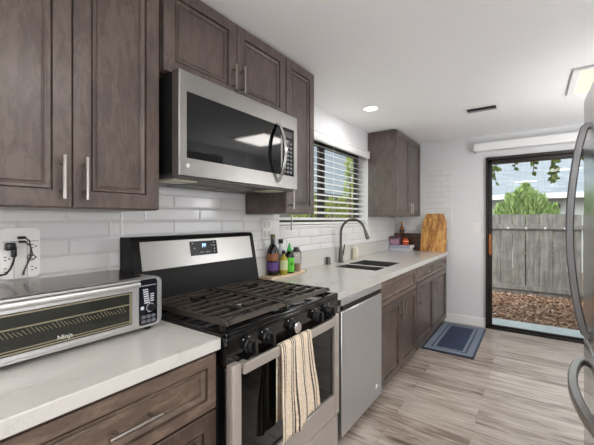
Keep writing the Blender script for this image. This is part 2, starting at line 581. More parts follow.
def upper(label, y0, y1, z0, z1, splits, handles, xb=XW + 0.01):
    t = thing('upper_cabinet', label, 'cabinet', (XU - 0.15, (y0 + y1) / 2, z0), 'wall-hung kitchen cabinets')
    B(xb, XU - 0.021, y0, y1, z0, z1, 0.0015).build('body', WOOD_V, t)
    e = [y0 + 0.003] + splits + [y1 - 0.003]
    for i in range(len(e) - 1):
        d = panel_front('door', t, XU, e[i] + (0.002 if i else 0), e[i + 1] - (0.002 if i < len(e) - 2 else 0), z0 + 0.003, z1 - 0.012, WOOD_V)
        hy, ha, hb = handles[i]
        pull_bar(d, (XU + 0.032, hy, ha), (XU + 0.032, hy, hb), (1, 0, 0), 0.0062)
    return t


ZU = ZC - 0.006
upper('tall two-door wall cabinet above the toaster oven, its doors cut by the left picture edge', 0.165, 0.808, 1.372, ZU, [0.487], [(0.452, 1.402, 1.543), (0.519, 1.402, 1.545)])
upper('low two-door wall cabinet directly on top of the microwave', 0.822, 1.672, 1.958, ZU, [1.248], [(1.212, 1.992, 2.122), (1.276, 1.992, 2.132)])
upper('narrow single-door wall cabinet between microwave and window blind', 1.676, 2.005, 1.372, ZU, [], [(1.712, 1.40, 1.54)])
upper('two-door wall cabinet in the far corner past the window', 3.76, YB - 0.012, 1.375, ZU, [4.25], [(4.21, 1.402, 1.54), (4.29, 1.402, 1.54)])

XB = 0.635   # front of the base doors
ZT = 0.872   # underside of the worktops


def base(label, y0, y1, rows, xb=XW + 0.02):
    """rows: list of (kind, y0, y1, z0, z1, handle or None)"""
    t = thing('base_cabinet', label, 'cabinet', (0.3, (y0 + y1) / 2, 0), 'floor-standing kitchen cabinets')
    b_ = MB()
    b_.box(xb, XB - 0.021, y0, y0 + 0.018, 0.055, ZT - 0.002); b_.box(xb, XB - 0.021, y1 - 0.018, y1, 0.055, ZT - 0.002)
    b_.box(xb, XB - 0.021, y0, y1, 0.055, 0.075); b_.box(xb, xb + 0.01, y0, y1, 0.075, ZT - 0.002)
    b_.box(XB - 0.045, XB - 0.021, y0, y1, ZT - 0.045, ZT - 0.002)
    b_.box(XB - 0.026, XB - 0.0215, y0, y1, 0.06, ZT - 0.05)
    b_.build('body', WOOD_BASE_V, t)
    B(XB - 0.11, XB - 0.09, y0, y1, 0, 0.055).build('toe_kick', DARK, t)
    for kind, a, c, z0, z1, hd in rows:
        d = panel_front(kind, t, XB, a, c, z0, z1, WOOD_BASE_V if kind == 'door' else WOOD_BASE_H, fw=0.055 if kind == 'door' else 0.04)
        if hd: pull_bar(d, (XB + 0.032, hd[0], hd[1]), (XB + 0.032, hd[2], hd[3]), (1, 0, 0), 0.0062)
    return t


base('base cabinet with a wide bar-pulled drawer under the toaster oven worktop', 0.19, 0.818, [
    ('drawer', 0.193, 0.815, 0.665, 0.858, (0.43, 0.762, 0.582, 0.762)),
    ('door', 0.193, 0.503, 0.06, 0.657, (0.47, 0.47, 0.47, 0.61)), ('door', 0.506, 0.815, 0.06, 0.657, (0.54, 0.47, 0.54, 0.61))])
base('base cabinet with blank top panel and two doors under the sink', 2.408, 3.325, [
    ('drawer_front', 2.412, 3.322, 0.672, 0.862, None),
    ('door', 2.412, 2.863, 0.06, 0.665, (2.828, 0.50, 2.828, 0.64)), ('door', 2.868, 3.322, 0.06, 0.665, (2.905, 0.50, 2.905, 0.64))])
base('base cabinet with two drawers over two doors in the far corner by the mat', 3.33, YB - 0.03, [
    ('drawer', 3.333, 4.012, 0.715, 0.862, (3.60, 0.79, 3.75, 0.79)), ('drawer', 4.018, YB - 0.034, 0.715, 0.862, (4.29, 0.79, 4.44, 0.79)),
    ('door', 3.333, 4.012, 0.06, 0.708, (3.375, 0.50, 3.375, 0.64)), ('door', 4.018, YB - 0.034, 0.06, 0.708, (4.06, 0.50, 4.06, 0.64))])

# ------------------------------------------------------------------ worktops
ZTOP = 0.914
XT = 0.65
c1 = thing('countertop', 'short white quartz worktop under the toaster oven, left of the stove', 'countertop', (0.3, 0.4, ZT))
B(XW + 0.009, XT, -0.35, 0.824, ZT, ZTOP, 0.003).build('slab', QUARTZ, c1)
SX0, SX1, SY0, SY1 = 0.112, 0.505, 2.63, 3.27           # sink cut-out
Y2 = 1.705
c2 = thing('countertop', 'long white quartz worktop with the sink cut-out, stove to far wall', 'countertop', (0.3, 3.2, ZT))
s = MB()
xs = [XW + 0.003, SX0, SX1, XT]; ys = [Y2, SY0, SY1, YB - 0.003]
gv = {}
for k, z in enumerate((ZT, ZTOP)):
    for i in range(4):
        for j in range(4):
            gv[i, j, k] = s.bm.verts.new((xs[i], ys[j], z))
for i in range(3):
    for j in range(3):
        if (i, j) == (1, 1): continue
        for k in (0, 1):
            s.bm.faces.new([gv[i, j, k], gv[i + 1, j, k], gv[i + 1, j + 1, k], gv[i, j + 1, k]])
for a, b_ in [((i, 0), (i + 1, 0)) for i in range(3)] + [((i, 3), (i + 1, 3)) for i in range(3)] + [((0, i), (0, i + 1)) for i in range(3)] + [((3, i), (3, i + 1)) for i in range(3)] + [((1, 1), (2, 1)), ((2, 1), (2, 2)), ((2, 2), (1, 2)), ((1, 2), (1, 1))]:
    s.bm.faces.new([gv[a + (0,)], gv[b_ + (0,)], gv[b_ + (1,)], gv[a + (1,)]])
s.build('slab', QUARTZ, c2)
u = MB(); u.box(XW + 0.003, XW + 0.022, Y2, YB - 0.004, ZTOP + 0.0005, 1.06, 0.002); u.box(XW + 0.022, XT + 0.0, YB - 0.022, YB - 0.003, ZTOP + 0.0005, 1.06, 0.002)
u.build('upstand', QUARTZ, c2)

# ------------------------------------------------------------------ sink, faucet
sk = thing('kitchen_sink', 'grey two-bowl undermount sink sunk in the long worktop', 'sink', (0.3, 2.95, ZTOP - 0.2))
SKM = mat('brushed_sink_steel', '#5c5a59', 0.4, 0.5)
DV = 2.88


def bowl(y0, y1):
    b_ = MB(); zb = ZTOP - 0.21; t_ = 0.004; x0, x1 = SX0 + 0.001, SX1 - 0.001; zt = ZTOP - 0.003
    r = [[(x0, y0, zt), (x1, y0, zt), (x1, y1, zt), (x0, y1, zt)], [(x0 + .012, y0 + .012, zb), (x1 - .012, y0 + .012, zb), (x1 - .012, y1 - .012, zb), (x0 + .012, y1 - .012, zb)]]
    o = 0.003
    ro = [[(x0 - 0, y0, zt), (x1, y0, zt), (x1, y1, zt), (x0, y1, zt)], [(x0 + .012 - o, y0 + .012 - o, zb - o), (x1 - .012 + o, y0 + .012 - o, zb - o), (x1 - .012 + o, y1 - .012 + o, zb - o), (x0 + .012 - o, y1 - .012 + o, zb - o)]]
    b_.loft(r, caps=False); b_.bm.faces.new([b_.bm.verts[i] for i in ()]) if False else None
    b_.quad(*r[1])
    cx, cy = (x0 + x1) / 2, (y0 + y1) / 2
    return b_, (cx, cy, zb)


for y0, y1 in ((SY0 + 0.001, DV - 0.021), (DV + 0.021, SY1 - 0.001)):
    b_, c = bowl(y0, y1)
    ob = b_.build('bowl', SKM, sk)
    MB().lathe([(0.042, 0.0005), (0.042, 0.003), (0.034, 0.004), (0.03, 0.001), (0.0, 0.001)], c, 20).build('drain', CHROME, ob)
B(SX0 + 0.001, SX1 - 0.001, DV - 0.023, DV + 0.023, ZTOP - 0.0028, ZTOP - 0.0008, 0.0008).build('divider', mat('pale_sink_edge', '#c4c2c0', 0.35, 0.3), sk)

fx, fy = 0.012, 2.95
fa = thing('faucet', 'tall dark grey gooseneck faucet behind the sink', 'faucet', (fx, fy, ZTOP))
MB().lathe([(0.031, 0.0), (0.031, 0.006), (0.026, 0.012), (0.023, 0.05), (0.021, 0.10), (0.017, 0.135), (0.0125, 0.15)], (fx, fy, ZTOP + 0.0005), 20).build('body', GUN, fa)
pts = [(fx, fy, ZTOP + 0.145), (fx, fy, 1.17)]
R = 0.125
for k in range(0, 15):
    a = PI - k * (PI * 0.93) / 14
    pts.append((fx + R + R * math.cos(a), fy + 0.02 * k / 14, 1.205 + R * math.sin(a) * 1.05))
MB().tube(pts, 0.0125, 14).build('spout', GUN, fa)
e = Vector(pts[-1]); d = (Vector(pts[-1]) - Vector(pts[-2])).normalized()
hd = MB(); hd.tube([e - d * 0.002, e + d * 0.02, e + d * 0.075, e + d * 0.088], [0.0135, 0.0155, 0.0195, 0.017], 14)
so = hd.build('spray_head', GUN, fa)
MB().tube([e + d * 0.089, e + d * 0.091], 0.012, 12).build('nozzle', PLASTIC_B, so)
hb = MB(); hb.tube([(fx, fy + 0.018, ZTOP + 0.07), (fx, fy + 0.045, ZTOP + 0.072)], 0.013, 12); hb.tube([(fx, fy + 0.047, ZTOP + 0.07), (fx + 0.006, fy + 0.055, ZTOP + 0.12), (fx + 0.012, fy + 0.062, ZTOP + 0.175)], [0.010, 0.0075, 0.0055], 10)
hb.build('handle', GUN, fa)

ag = MB().lathe([(0.021, 0), (0.021, 0.062), (0.018, 0.07), (0, 0.07)], (-0.008, 2.74, ZTOP + 0.0005), 18).build('air_gap_cap', GUN, None, (-0.008, 2.74, ZTOP))
tag(ag, 'small dark metal air gap cap on the worktop left of the faucet', 'cap')
sp = thing('soap_dispenser', 'cream soap bottle with a pump behind the sink, right of the faucet', 'bottle', (0.004, 3.30, ZTOP))
MB().lathe([(0.03, 0.0), (0.033, 0.004), (0.033, 0.10), (0.026, 0.118), (0.012, 0.125)], (0.004, 3.30, ZTOP + 0.0005), 20).build('container', mat('cream_plastic', '#d9d2bf', 0.35), sp)
pm = MB(); pm.lathe([(0.013, 0.1255), (0.013, 0.138), (0.005, 0.14), (0.005, 0.158), (0.009, 0.16), (0.009, 0.168), (0, 0.169)], (0.004, 3.30, ZTOP), 14); pm.tube([(0.004, 3.30, ZTOP + 0.164), (0.04, 3.30, ZTOP + 0.16)], 0.004, 8)
pm.build('pump', PLASTIC_W, sp)

# ------------------------------------------------------------------ dishwasher
dw = thing('dishwasher', 'pale stainless dishwasher between the stove and the sink cabinet', 'dishwasher', (0.35, 2.08, 0))
B(XW + 0.05, 0.60, 1.77, 2.395, 0.06, ZT - 0.004).build('body', MATT_BLACK, dw)
STEEL_DW = steel('dishwasher_steel', '#d4d4d4', 0.42, (60, 60, 1))
p = MB()
p.box(0.603, 0.640, 1.765, 2.402, 0.045, 0.788, 0.004)
p.box(0.603, 0.640, 1.765, 2.402, 0.822, 0.865, 0.004)
p.box(0.603, 0.612, 1.765, 2.402, 0.788, 0.822)
dd = p.build('door', STEEL_DW, dw)
B(0.6125, 0.630, 1.80, 2.372, 0.789, 0.8215).build('pocket_handle', PLASTIC_B, dd)
MB().lathe([(0.019, 0), (0.019, 0.0012), (0.0165, 0.0016), (0, 0.0016)], (0.6402, 2.30, 0.135), 22, 'x').build('badge', PLASTIC_W, dd)
B(0.55, 0.57, 1.765, 2.402, 0, 0.04).build('toe_kick', DARK, dw)

# ------------------------------------------------------------------ stove
RY0, RY1, RX = 0.83, 1.655, 0.655
rg = thing('gas_stove', 'stainless and black gas stove under the microwave', 'stove', (0.3, 1.24, 0))
b_ = MB(); b_.box(XW + 0.02, 0.62, RY0, RY1, 0.03, 0.895)
for sx in (0.03, 0.57):
    for sy in (RY0 + 0.05, RY1 - 0.05):
        b_.box(sx - 0.02, sx + 0.02, sy - 0.02, sy + 0.02, 0, 0.03)
b_.build('body', MATT_BLACK, rg)
# cooktop pan with raised rim
ct = MB()
ct.box(XW + 0.02, 0.672, RY0 - 0.002, RY1 + 0.002, 0.895, 0.912, 0.004, 2)
ct.box(XW + 0.02, 0.672, RY0 - 0.002, RY0 + 0.018, 0.910, 0.926, 0.004, 2)
ct.box(XW + 0.02, 0.672, RY1 - 0.018, RY1 + 0.002, 0.910, 0.926, 0.004, 2)
ct.box(0.648, 0.672, RY0 - 0.002, RY1 + 0.002, 0.910, 0.928, 0.004, 2)
top = ct.build('cooktop', BLACK, rg)
# burners
for i, (bx, by, br) in enumerate(((0.47, 1.02, 0.048), (0.21, 1.02, 0.038), (0.34, 1.24, 0.045), (0.47, 1.46, 0.042), (0.21, 1.46, 0.04))):
    bo = MB().lathe([(br + 0.02, 0), (br + 0.018, 0.006), (br + 0.002, 0.008), (br, 0.018), (br * 0.6, 0.02), (0, 0.02)], (bx, by, 0.9125), 24).build('burner', mat('burner_alloy', '#8d8d8d', 0.35, 0.9) if i == 0 else bpy.data.materials['burner_alloy'], top)
    # its cap sits on top
    MB().lathe([(br * 0.82, 0.0205), (br * 0.85, 0.024), (br * 0.7, 0.029), (0, 0.030)], (bx, by, 0.9125), 24).build('burner_cap', MATT_BLACK, top)


# cast-iron grates: left and right halves
def grate(y0, y1):
    g_ = MB(); zt, zb = 0.957, 0.941
    x0, x1 = 0.105, 0.640
    def bar(pts_, hw=0.0075, hh=0.0075):
        g_.tube(pts_, 0, sq=(hw, hh, (0, 0, 1)))
    zc = (zt + zb) / 2
    # sloping outer skirt, as on the photo's near corner
    for (a, c, ax) in ((x0, x1, 'x'),):
        for yy, sg in ((y0, 1), (y1, -1)):
            g_.prism([(yy + sg * 0.003, 0.939), (yy + sg * 0.009, 0.939), (yy + sg * 0.024, zt - 0.002), (yy + sg * 0.022, zt), (yy + sg * 0.012, zt)], 'x', x0, x1)
    g_.prism([(x1 + 0.003, 0.943), (x1 - 0.003, 0.941), (x1 - 0.026, zt - 0.004), (x1 - 0.026, zt), (x1 - 0.010, zt)], 'y', y0, y1)
    g_.box(x0, x0 + 0.016, y0, y1, zb, zt, 0.003)
    n = 8
    for k in range(1, n):
        xx = x0 + (x1 - 0.02 - x0) * k / n
        if k in (2, 6):
            ym = (y0 + y1) / 2
            bar([(xx, y0 + 0.012, zc), (xx, ym - 0.045, zc)]); bar([(xx, ym + 0.045, zc), (xx, y1 - 0.012, zc)])
        else:
            bar([(xx, y0 + 0.012, zc), (xx, y1 - 0.012, zc)])
    for f in (0.5,):
        yy = y0 + (y1 - y0) * f
        bar([(x0 + 0.01, yy, zc), (x1 - 0.02, yy, zc)], 0.006, 0.006)
    for xx in (x0 + 0.02, x1 - 0.035):
        for yy in (y0 + 0.012, y1 - 0.012):
            g_.box(xx - 0.008, xx + 0.008, yy - 0.008, yy + 0.008, 0.9125, 0.942)
    return g_.build('grate', IRON, rg)


grate(RY0 + 0.03, 1.2405)
grate(1.2445, RY1 - 0.03)
# backguard
bg = MB()
BYA, BYB = RY0 - 0.008, RY1 - 0.012
bg.prism([(XW + 0.012, 0.913), (0.10, 0.913), (0.10, 0.960), (0.078, 1.075), (0.046, 1.236), (0.034, 1.250), (XW + 0.012, 1.250)], 'y', BYA, BYB)
bk = bg.build('backguard', mat('satin_black', '#0b0b0c', 0.45, spec=0.25), rg)
def on_bg(z):      # x of the sloping face at height z
    return 0.078 + (0.046 - 0.078) * (z - 1.075) / (1.236 - 1.075)
pf = MB()
za, zb = 1.093, 1.228
pts4 = [(BYA + 0.038, za), (BYB - 0.036, za), (BYB - 0.036, zb), (BYA + 0.038, zb)]
pf.loft([[(on_bg(z) + 0.0004, y, z) for y, z in pts4], [(on_bg(z) + 0.004, y, z) for y, z in pts4]])
fp = pf.build('control_fascia', STEEL, bk)
dp = MB()
pts4 = [(1.138, 1.140), (1.322, 1.140), (1.322, 1.216), (1.138, 1.216)]
dp.loft([[(on_bg(z) + 0.0042, y, z) for y, z in pts4], [(on_bg(z) + 0.0062, y, z) for y, z in pts4]])
ds = dp.build('display', BLACK_GLASS, bk)
DIG = emit('blue_digits', '#9fc4ff', 1.6)
lettering('clock_digits', 'PF', 0.030, DIG, ds, (on_bg(1.19) + 0.0067, 1.231, 1.190), (0, 1, 0), (-0.195, 0, 1), 0.0004)
KEY = mat('grey_print', '#b9babb', 0.5)
for y, z in ((1.155, 1.205), (1.165, 1.178), (1.205, 1.155), (1.220, 1.155), (1.245, 1.155), (1.262, 1.155), (1.285, 1.19), (1.302, 1.205), (1.302, 1.188), (1.302, 1.170), (1.300, 1.155)):
    B(on_bg(z) + 0.0062, on_bg(z) + 0.0067, y - 0.004, y + 0.004, z - 0.0022, z + 0.0022).build('key_print', KEY, ds)
# front control panel with knobs
cp = MB().prism([(0.62, 0.808), (0.664, 0.808), (0.672, 0.895), (0.62, 0.895)], 'y', RY0, RY1).build('knob_panel', BLACK, rg)
kn0 = None
for i, y in enumerate((0.945, 1.052, 1.228, 1.428, 1.552)):
    ka = MB()
    z = 0.853
    xk = 0.6685
    ka.lathe([(0.027, 0), (0.027, 0.006), (0.0235, 0.009), (0.0225, 0.026), (0.020, 0.029), (0, 0.029)], (xk, y, z), 24, 'x')
    if i != 2: ka.box(xk + 0.026, xk + 0.044, y - 0.0065, y + 0.0065, z - 0.0235, z + 0.0235, 0.003)
    kb = ka.build('knob', PLASTIC_B, rg)
    if i == 2:
        MB().lathe([(0.0245, 0.0292), (0.025, 0.034), (0.0225, 0.037), (0, 0.0375)], (xk, y, z), 26, 'x').build('knob_face', CHROME, kb)
    else:
        B(xk + 0.0442, xk + 0.0452, y - 0.0045, y + 0.0045, z - 0.02, z + 0.02).build('knob_face', GUN, kb)
for y in (0.945, 1.052, 1.228, 1.428, 1.552):
    B(0.6705, 0.6718, y - 0.034, y - 0.029, 0.882, 0.887).build('burner_mark', KEY, cp)
    B(0.6708, 0.6722, y - 0.004, y + 0.004, 0.886, 0.889).build('off_mark', KEY, cp)
# oven door
od = MB()
od.box(0.622, 0.664, RY0 + 0.004, RY1 - 0.004, 0.265, 0.800, 0.003)
odr = od.build('oven_door', BLACK, rg)
sf = MB()
XD = 0.664
sf.box(XD + 0.0003, 0.700, RY0 + 0.002, RY0 + 0.048, 0.27, 0.818, 0.006, 2)
sf.box(XD + 0.0003, 0.685, RY1 - 0.052, RY1 - 0.002, 0.27, 0.818, 0.006, 2)
sf.box(XD + 0.0003, 0.684, RY0 + 0.049, RY1 - 0.053, 0.27, 0.385, 0.004)
sf.build('steel_frame', STEEL_OVEN, odr)
B(XD + 0.0005, XD + 0.004, RY0 + 0.05, RY1 - 0.054, 0.388, 0.792).build('window', BLACK_GLASS, odr)
hb = MB()
YA, YBb = RY0 + 0.055, RY1 - 0.03
hp = [(0.7040, RY0 + 0.052, 0.795), (0.7045, RY0 + 0.2, 0.795), (0.7045, RY1 - 0.2, 0.795), (0.703, RY1 - 0.13, 0.795), (0.698, RY1 - 0.085, 0.795), (0.684, RY1 - 0.048, 0.795)]
hb.tube(hp, 0, sq=(0.007, 0.0195, (0, 0, 1)))
hb.box(XD + 0.004, 0.700, RY0 + 0.06, RY0 + 0.085, 0.788, 0.812, 0.003)
hb.build('handle', STEEL_OVEN, odr)
dr = B(0.622, 0.676, RY0 + 0.004, RY1 - 0.004, 0.055, 0.255, 0.004).build('drawer', STEEL_OVEN, rg)

# ------------------------------------------------------------------ towel over the oven handle
def make_towel():
    path = [(0.7125, 0.50), (0.7125, 0.60), (0.7125, 0.70), (0.7125, 0.78), (0.7135, 0.812), (0.718, 0.8245), (0.727, 0.8285), (0.736, 0.8245), (0.7405, 0.812), (0.742, 0.78)]
    nfront = 22
    for k in range(1, nfront + 1):
        path.append((0.742 + 0.006 * k / nfront, 0.78 - 0.345 * k / nfront))
    nu = 44
    bm = bmesh.new()
    rows = []
    for j, (x, z) in enumerate(path):
        tt = max(0, (j - 9)) / nfront
        tb = max(0, (3 - j)) / 3
        ya = 1.088 - 0.024 * tt
        yb = 1.312 + 0.058 * tt
        row = []
        for i in range(nu + 1):
            f = i / nu
            y = ya + (yb - ya) * f + 0.004 * math.sin(9 * tt + 2 * f) * tt
            amp = 0.002 + 0.009 * min(1, tt * 1.5)
            dx = amp * (math.sin(f * 13 + 0.8 * tt + 0.5) + 0.5 * math.sin(f * 29 + 2 * tt)) if j >= 9 else 0.0
            if j >= 9: dx = max(dx, -0.004)
            zz = z - (0.016 * math.sin(f * 4.0 + 0.4) - 0.010 * f) * tt
            if f < 0.12 and tt > 0: zz -= 0.012 * tt
            row.append(bm.verts.new((x + dx - 0.0225, y, zz - 0.006)))
        rows.append(row)
    uv = bm.loops.layers.uv.new('UVMap')
    for j in range(len(rows) - 1):
        for i in range(nu):
            f_ = bm.faces.new((rows[j][i], rows[j][i + 1], rows[j + 1][i + 1], rows[j + 1][i]))
            for lp, (a, c) in zip(f_.loops, ((i, j), (i + 1, j), (i + 1, j + 1), (i, j + 1))):
                lp[uv].uv = (a / nu, c / (len(rows) - 1))
    me = bpy.data.meshes.new('dish_towel')
    o = bpy.data.objects.new('dish_towel', me)
    bmesh.ops.translate(bm, vec=-Vector((0.727, 1.17, 0.795)), verts=bm.verts)
    bm.to_mesh(me); bm.free()
    o.location = (0.727, 1.17, 0.795)
    for p_ in me.polygons: p_.use_smooth = True
    md = o.modifiers.new('thickness', 'SOLIDIFY'); md.thickness = 0.0035; md.offset = 0
    COL.objects.link(o)
    m, n, l, b = nt('woven_towel')
    tc = n.new('ShaderNodeTexCoord'); sep = n.new('ShaderNodeSeparateXYZ')
    l.new(tc.outputs['UV'], sep.inputs[0])
    wob = n.new('ShaderNodeTexNoise'); wob.inputs['Scale'].default_value = 60
    l.new(tc.outputs['UV'], wob.inputs['Vector'])
    wa = n.new('ShaderNodeMath'); wa.operation = 'MULTIPLY_ADD'; wa.inputs[1].default_value = 0.014
    l.new(wob.outputs[0], wa.inputs[0]); l.new(sep.outputs['X'], wa.inputs[2])
    acc = None
    for cx in (0.045, 0.10, 0.31, 0.365, 0.42, 0.63, 0.685, 0.87, 0.925):
        s_ = n.new('ShaderNodeMath'); s_.operation = 'SUBTRACT'; s_.inputs[1].default_value = cx + 0.007
        a_ = n.new('ShaderNodeMath'); a_.operation = 'ABSOLUTE'
        c_ = n.new('ShaderNodeMath'); c_.operation = 'LESS_THAN'; c_.inputs[1].default_value = 0.0125
        l.new(wa.outputs[0], s_.inputs[0]); l.new(s_.outputs[0], a_.inputs[0]); l.new(a_.outputs[0], c_.inputs[0])
        if acc is None: acc = c_
        else:
            mx_ = n.new('ShaderNodeMath'); mx_.operation = 'MAXIMUM'
            l.new(acc.outputs[0], mx_.inputs[0]); l.new(c_.outputs[0], mx_.inputs[1]); acc = mx_
    mp = n.new('ShaderNodeMapping'); mp.inputs['Scale'].default_value = (55, 110, 1)
    l.new(tc.outputs['UV'], mp.inputs[0])
    vo = n.new('ShaderNodeTexVoronoi'); vo.inputs['Scale'].default_value = 1
    l.new(mp.outputs[0], vo.inputs['Vector'])
    r = n.new('ShaderNodeValToRGB')
    r.color_ramp.elements[0].position = 0.1; r.color_ramp.elements[0].color = lin('#fff3e0')
    r.color_ramp.elements[1].position = 0.9; r.color_ramp.elements[1].color = lin('#d6c0a4')
    l.new(vo.outputs['Distance'], r.inputs[0])
    dm = n.new('ShaderNodeMath'); dm.operation = 'MULTIPLY'; dm.inputs[1].default_value = 0.93
    l.new(acc.outputs[0], dm.inputs[0])
    mix = n.new('ShaderNodeMixRGB'); mix.inputs['Color2'].default_value = lin('#2b2725')
    l.new(dm.outputs[0], mix.inputs['Fac']); l.new(r.outputs[0], mix.inputs['Color1']); l.new(mix.outputs[0], b.inputs['Base Color'])
    b.inputs['Roughness'].default_value = 0.9
    bp = n.new('ShaderNodeBump'); bp.inputs['Strength'].default_value = 0.9; bp.inputs['Distance'].default_value = 0.004; bp.invert = True
    l.new(vo.outputs['Distance'], bp.inputs['Height']); l.new(bp.outputs[0], b.inputs['Normal'])
    me.materials.append(m)
    tag(o, 'beige woven dish towel with dark stripes hanging over the oven door handle', 'towel')


make_towel()

# ------------------------------------------------------------------ microwave
mw = thing('microwave', 'stainless over-the-range microwave hanging above the stove', 'microwave', (0.2, 1.23, 1.51))
MY0, MY1, MZ0, MZ1, MX = 0.828, 1.652, 1.512, 1.944, 0.40
B(XW + 0.014, 0.352, MY0 + 0.004, MY1 - 0.004, MZ0 + 0.012, MZ1 - 0.006, 0.002).build('body', MATT_BLACK, mw)
YS = 1.500
# one bowed steel door: frame around the dark window
def ring_front(y0, y1, z0, z1, iy0, iy1, iz0, iz1, x0, x1):
    m_ = MB()
    m_.loft([[(x0, y0, z0), (x0, y1, z0), (x0, y1, z1), (x0, y0, z1)], [(x1 - .004, y0, z0), (x1 - .004, y1, z0), (x1 - .004, y1, z1), (x1 - .004, y0, z1)],
             [(x1, y0 + .004, z0 + .004), (x1, y1 - .002, z0 + .004), (x1, y1 - .002, z1 - .004), (x1, y0 + .004, z1 - .004)],
             [(x1, iy0, iz0), (x1, iy1, iz0), (x1, iy1, iz1), (x1, iy0, iz1)], [(x1 - .004, iy0, iz0), (x1 - .004, iy1, iz0), (x1 - .004, iy1, iz1), (x1 - .004, iy0, iz1)]])
    return m_
IZ0, IZ1 = 1.588, 1.862
md = ring_front(MY0, YS, MZ0, MZ1, MY0 + 0.036, YS - 0.006, IZ0, IZ1, 0.354, MX).build('door', STEEL, mw)
B(MX - 0.0039, MX - 0.0015, MY0 + 0.037, YS - 0.007, IZ0 + 0.001, IZ1 - 0.001).build('window', BLACK_GLASS, md)
hp = []
for k in range(13):
    f = k / 12
    hp.append((MX + 0.002 + 0.052 * math.sin(PI * f) ** 0.75, 1.462, 1.545 + 0.325 * f))
MB().tube(hp, 0, sq=(0.011, 0.006, (1, 0, 0.01))).build('handle', CHROME, md)
MB().lathe([(0.009, 0), (0.009, 0.001), (0, 0.0012)], (MX + 0.0001, MY0 + 0.042, MZ0 + 0.045), 20, 'x').build('badge', PLASTIC_W, md)
mc = ring_front(YS + 0.002, MY1, MZ0, MZ1, YS + 0.008, MY1 - 0.034, IZ0, IZ1, 0.354, MX).build('control_panel', STEEL, mw)
B(MX - 0.0039, MX - 0.0015, YS + 0.009, MY1 - 0.035, IZ0 + 0.001, IZ1 - 0.001).build('keypad', BLACK_GLASS, mc)
kb = MB()
for r_ in range(8):
    for c_ in range(3):
        y = YS + 0.03 + c_ * 0.03; z = IZ0 + 0.022 + r_ * 0.0235
        kb.box(MX - 0.0015, MX - 0.001, y - 0.009, y + 0.009, z - 0.006, z + 0.006)
kb.build('keypad_print', mat('dim_grey_print', '#7e8082', 0.5), mc)
B(MX - 0.0015, MX - 0.001, YS + 0.02, YS + 0.1, IZ1 - 0.055, IZ1 - 0.02).build('display', mat('dark_display', '#20262a', 0.2), mc)
un = MB(); un.box(XW + 0.02, 0.365, MY0 + 0.01, MY1 - 0.01, MZ0 - 0.006, MZ0 + 0.011, 0.002)
for yy in (1.0, 1.26):
    un.box(0.05, 0.20, yy, yy + 0.22, MZ0 - 0.010, MZ0 - 0.005, 0.001)
uo = un.build('underside_vent', mat('grey_vent_metal', '#6a6762', 0.4, 0.7), mw)
for yy in (0.86, 1.50):
    B(0.19, 0.32, yy, yy + 0.12, MZ0 - 0.0105, MZ0 - 0.006, 0.001).build('lamp_lens', mat('cream_lens', '#dcd6b8', 0.35), uo)

# ------------------------------------------------------------------ toaster oven
to = thing('toaster_oven', 'wide low steel toaster oven on the left worktop', 'toaster oven', (0.2, 0.45, ZTOP))
OX0, OX1, OY0, OY1, OZ0, OZ1 = 0.045, 0.372, 0.225, 0.772, 0.930, 1.113
OBODY = mat('smoky_steel', '#6b625d', 0.2, 0.95)
ob = MB()
pr = []
def rrect(y0, y1, z0, z1, r, n=5):
    out = []
    for cy, cz, a0 in ((y1 - r, z1 - r, 0), (y0 + r, z1 - r, PI / 2), (y0 + r, z0 + r, PI), (y1 - r, z0 + r, 1.5 * PI)):
        for k in range(n + 1):
            a = a0 + PI / 2 * k / n
            out.append((cy + r * math.cos(a), cz + r * math.sin(a)))
    return out
ob.prism(rrect(OY0, OY1, OZ0, OZ1, 0.022), 'x', OX0, OX1 - 0.03)
ob.build('body', OBODY, to)
# bright front surround, open where door and panel sit
fs = MB()
o_, i_ = rrect(OY0, OY1, OZ0, OZ1 + 0.003, 0.024), rrect(OY0 + 0.012, OY1 - 0.022, OZ0 + 0.010, OZ1 - 0.006, 0.016)
xa, xb = OX1 - 0.029, OX1
fs.loft([[(xa, y, z) for y, z in o_], [(xb - 0.006, y, z) for y, z in o_], [(xb, OY0 + (y - OY0) * 0.985 + 0.004, OZ0 + (z - OZ0) * 0.97 + 0.003) for y, z in o_],
         [(xb, y, z) for y, z in i_], [(xa + 0.004, y, z) for y, z in i_]], caps=True)
fs.build('front_surround', STEEL_LIGHT, to)
PY = 0.672       # seam between door and control panel
dg = ring_front(OY0 + 0.013, PY - 0.002, OZ0 + 0.012, OZ1 - 0.006, OY0 + 0.035, PY - 0.028, OZ0 + 0.028, OZ1 - 0.036, xb + 0.0005, xb + 0.014).build('door', STEEL_LIGHT, to)
B(xb + 0.0095, xb + 0.0125, OY0 + 0.036, PY - 0.029, OZ0 + 0.029, OZ1 - 0.037).build('door_glass', mat('smoked_glass', '#1d1e17', 0.06, coat=0.4), dg)
ring_front(OY0 + 0.0355, PY - 0.0285, OZ0 + 0.0285, OZ1 - 0.0365, OY0 + 0.044, PY - 0.038, OZ0 + 0.036, OZ1 - 0.044, xb + 0.0096, xb + 0.0135).build('inner_frame', mat('tan_metal', '#9d937c', 0.4, 0.6), dg)
rk = MB()
for k in range(34):
    y = OY0 + 0.05 + k * 0.0105
    rk.tube([(xb + 0.0127, y, 1.008), (xb + 0.0127, y - 0.012, 1.024 + 0.004 * math.sin(k))], 0.0009, 5)
rk.tube([(xb + 0.0128, OY0 + 0.04, 1.032), (xb + 0.0128, PY - 0.036, 1.032)], 0.0024, 6)
rk.tube([(xb + 0.0128, OY0 + 0.04, 0.972), (xb + 0.0128, PY - 0.036, 0.972)], 0.0018, 6)
rk.build('rack', mat('rack_wire', '#a39c80', 0.4, 0.7), dg)
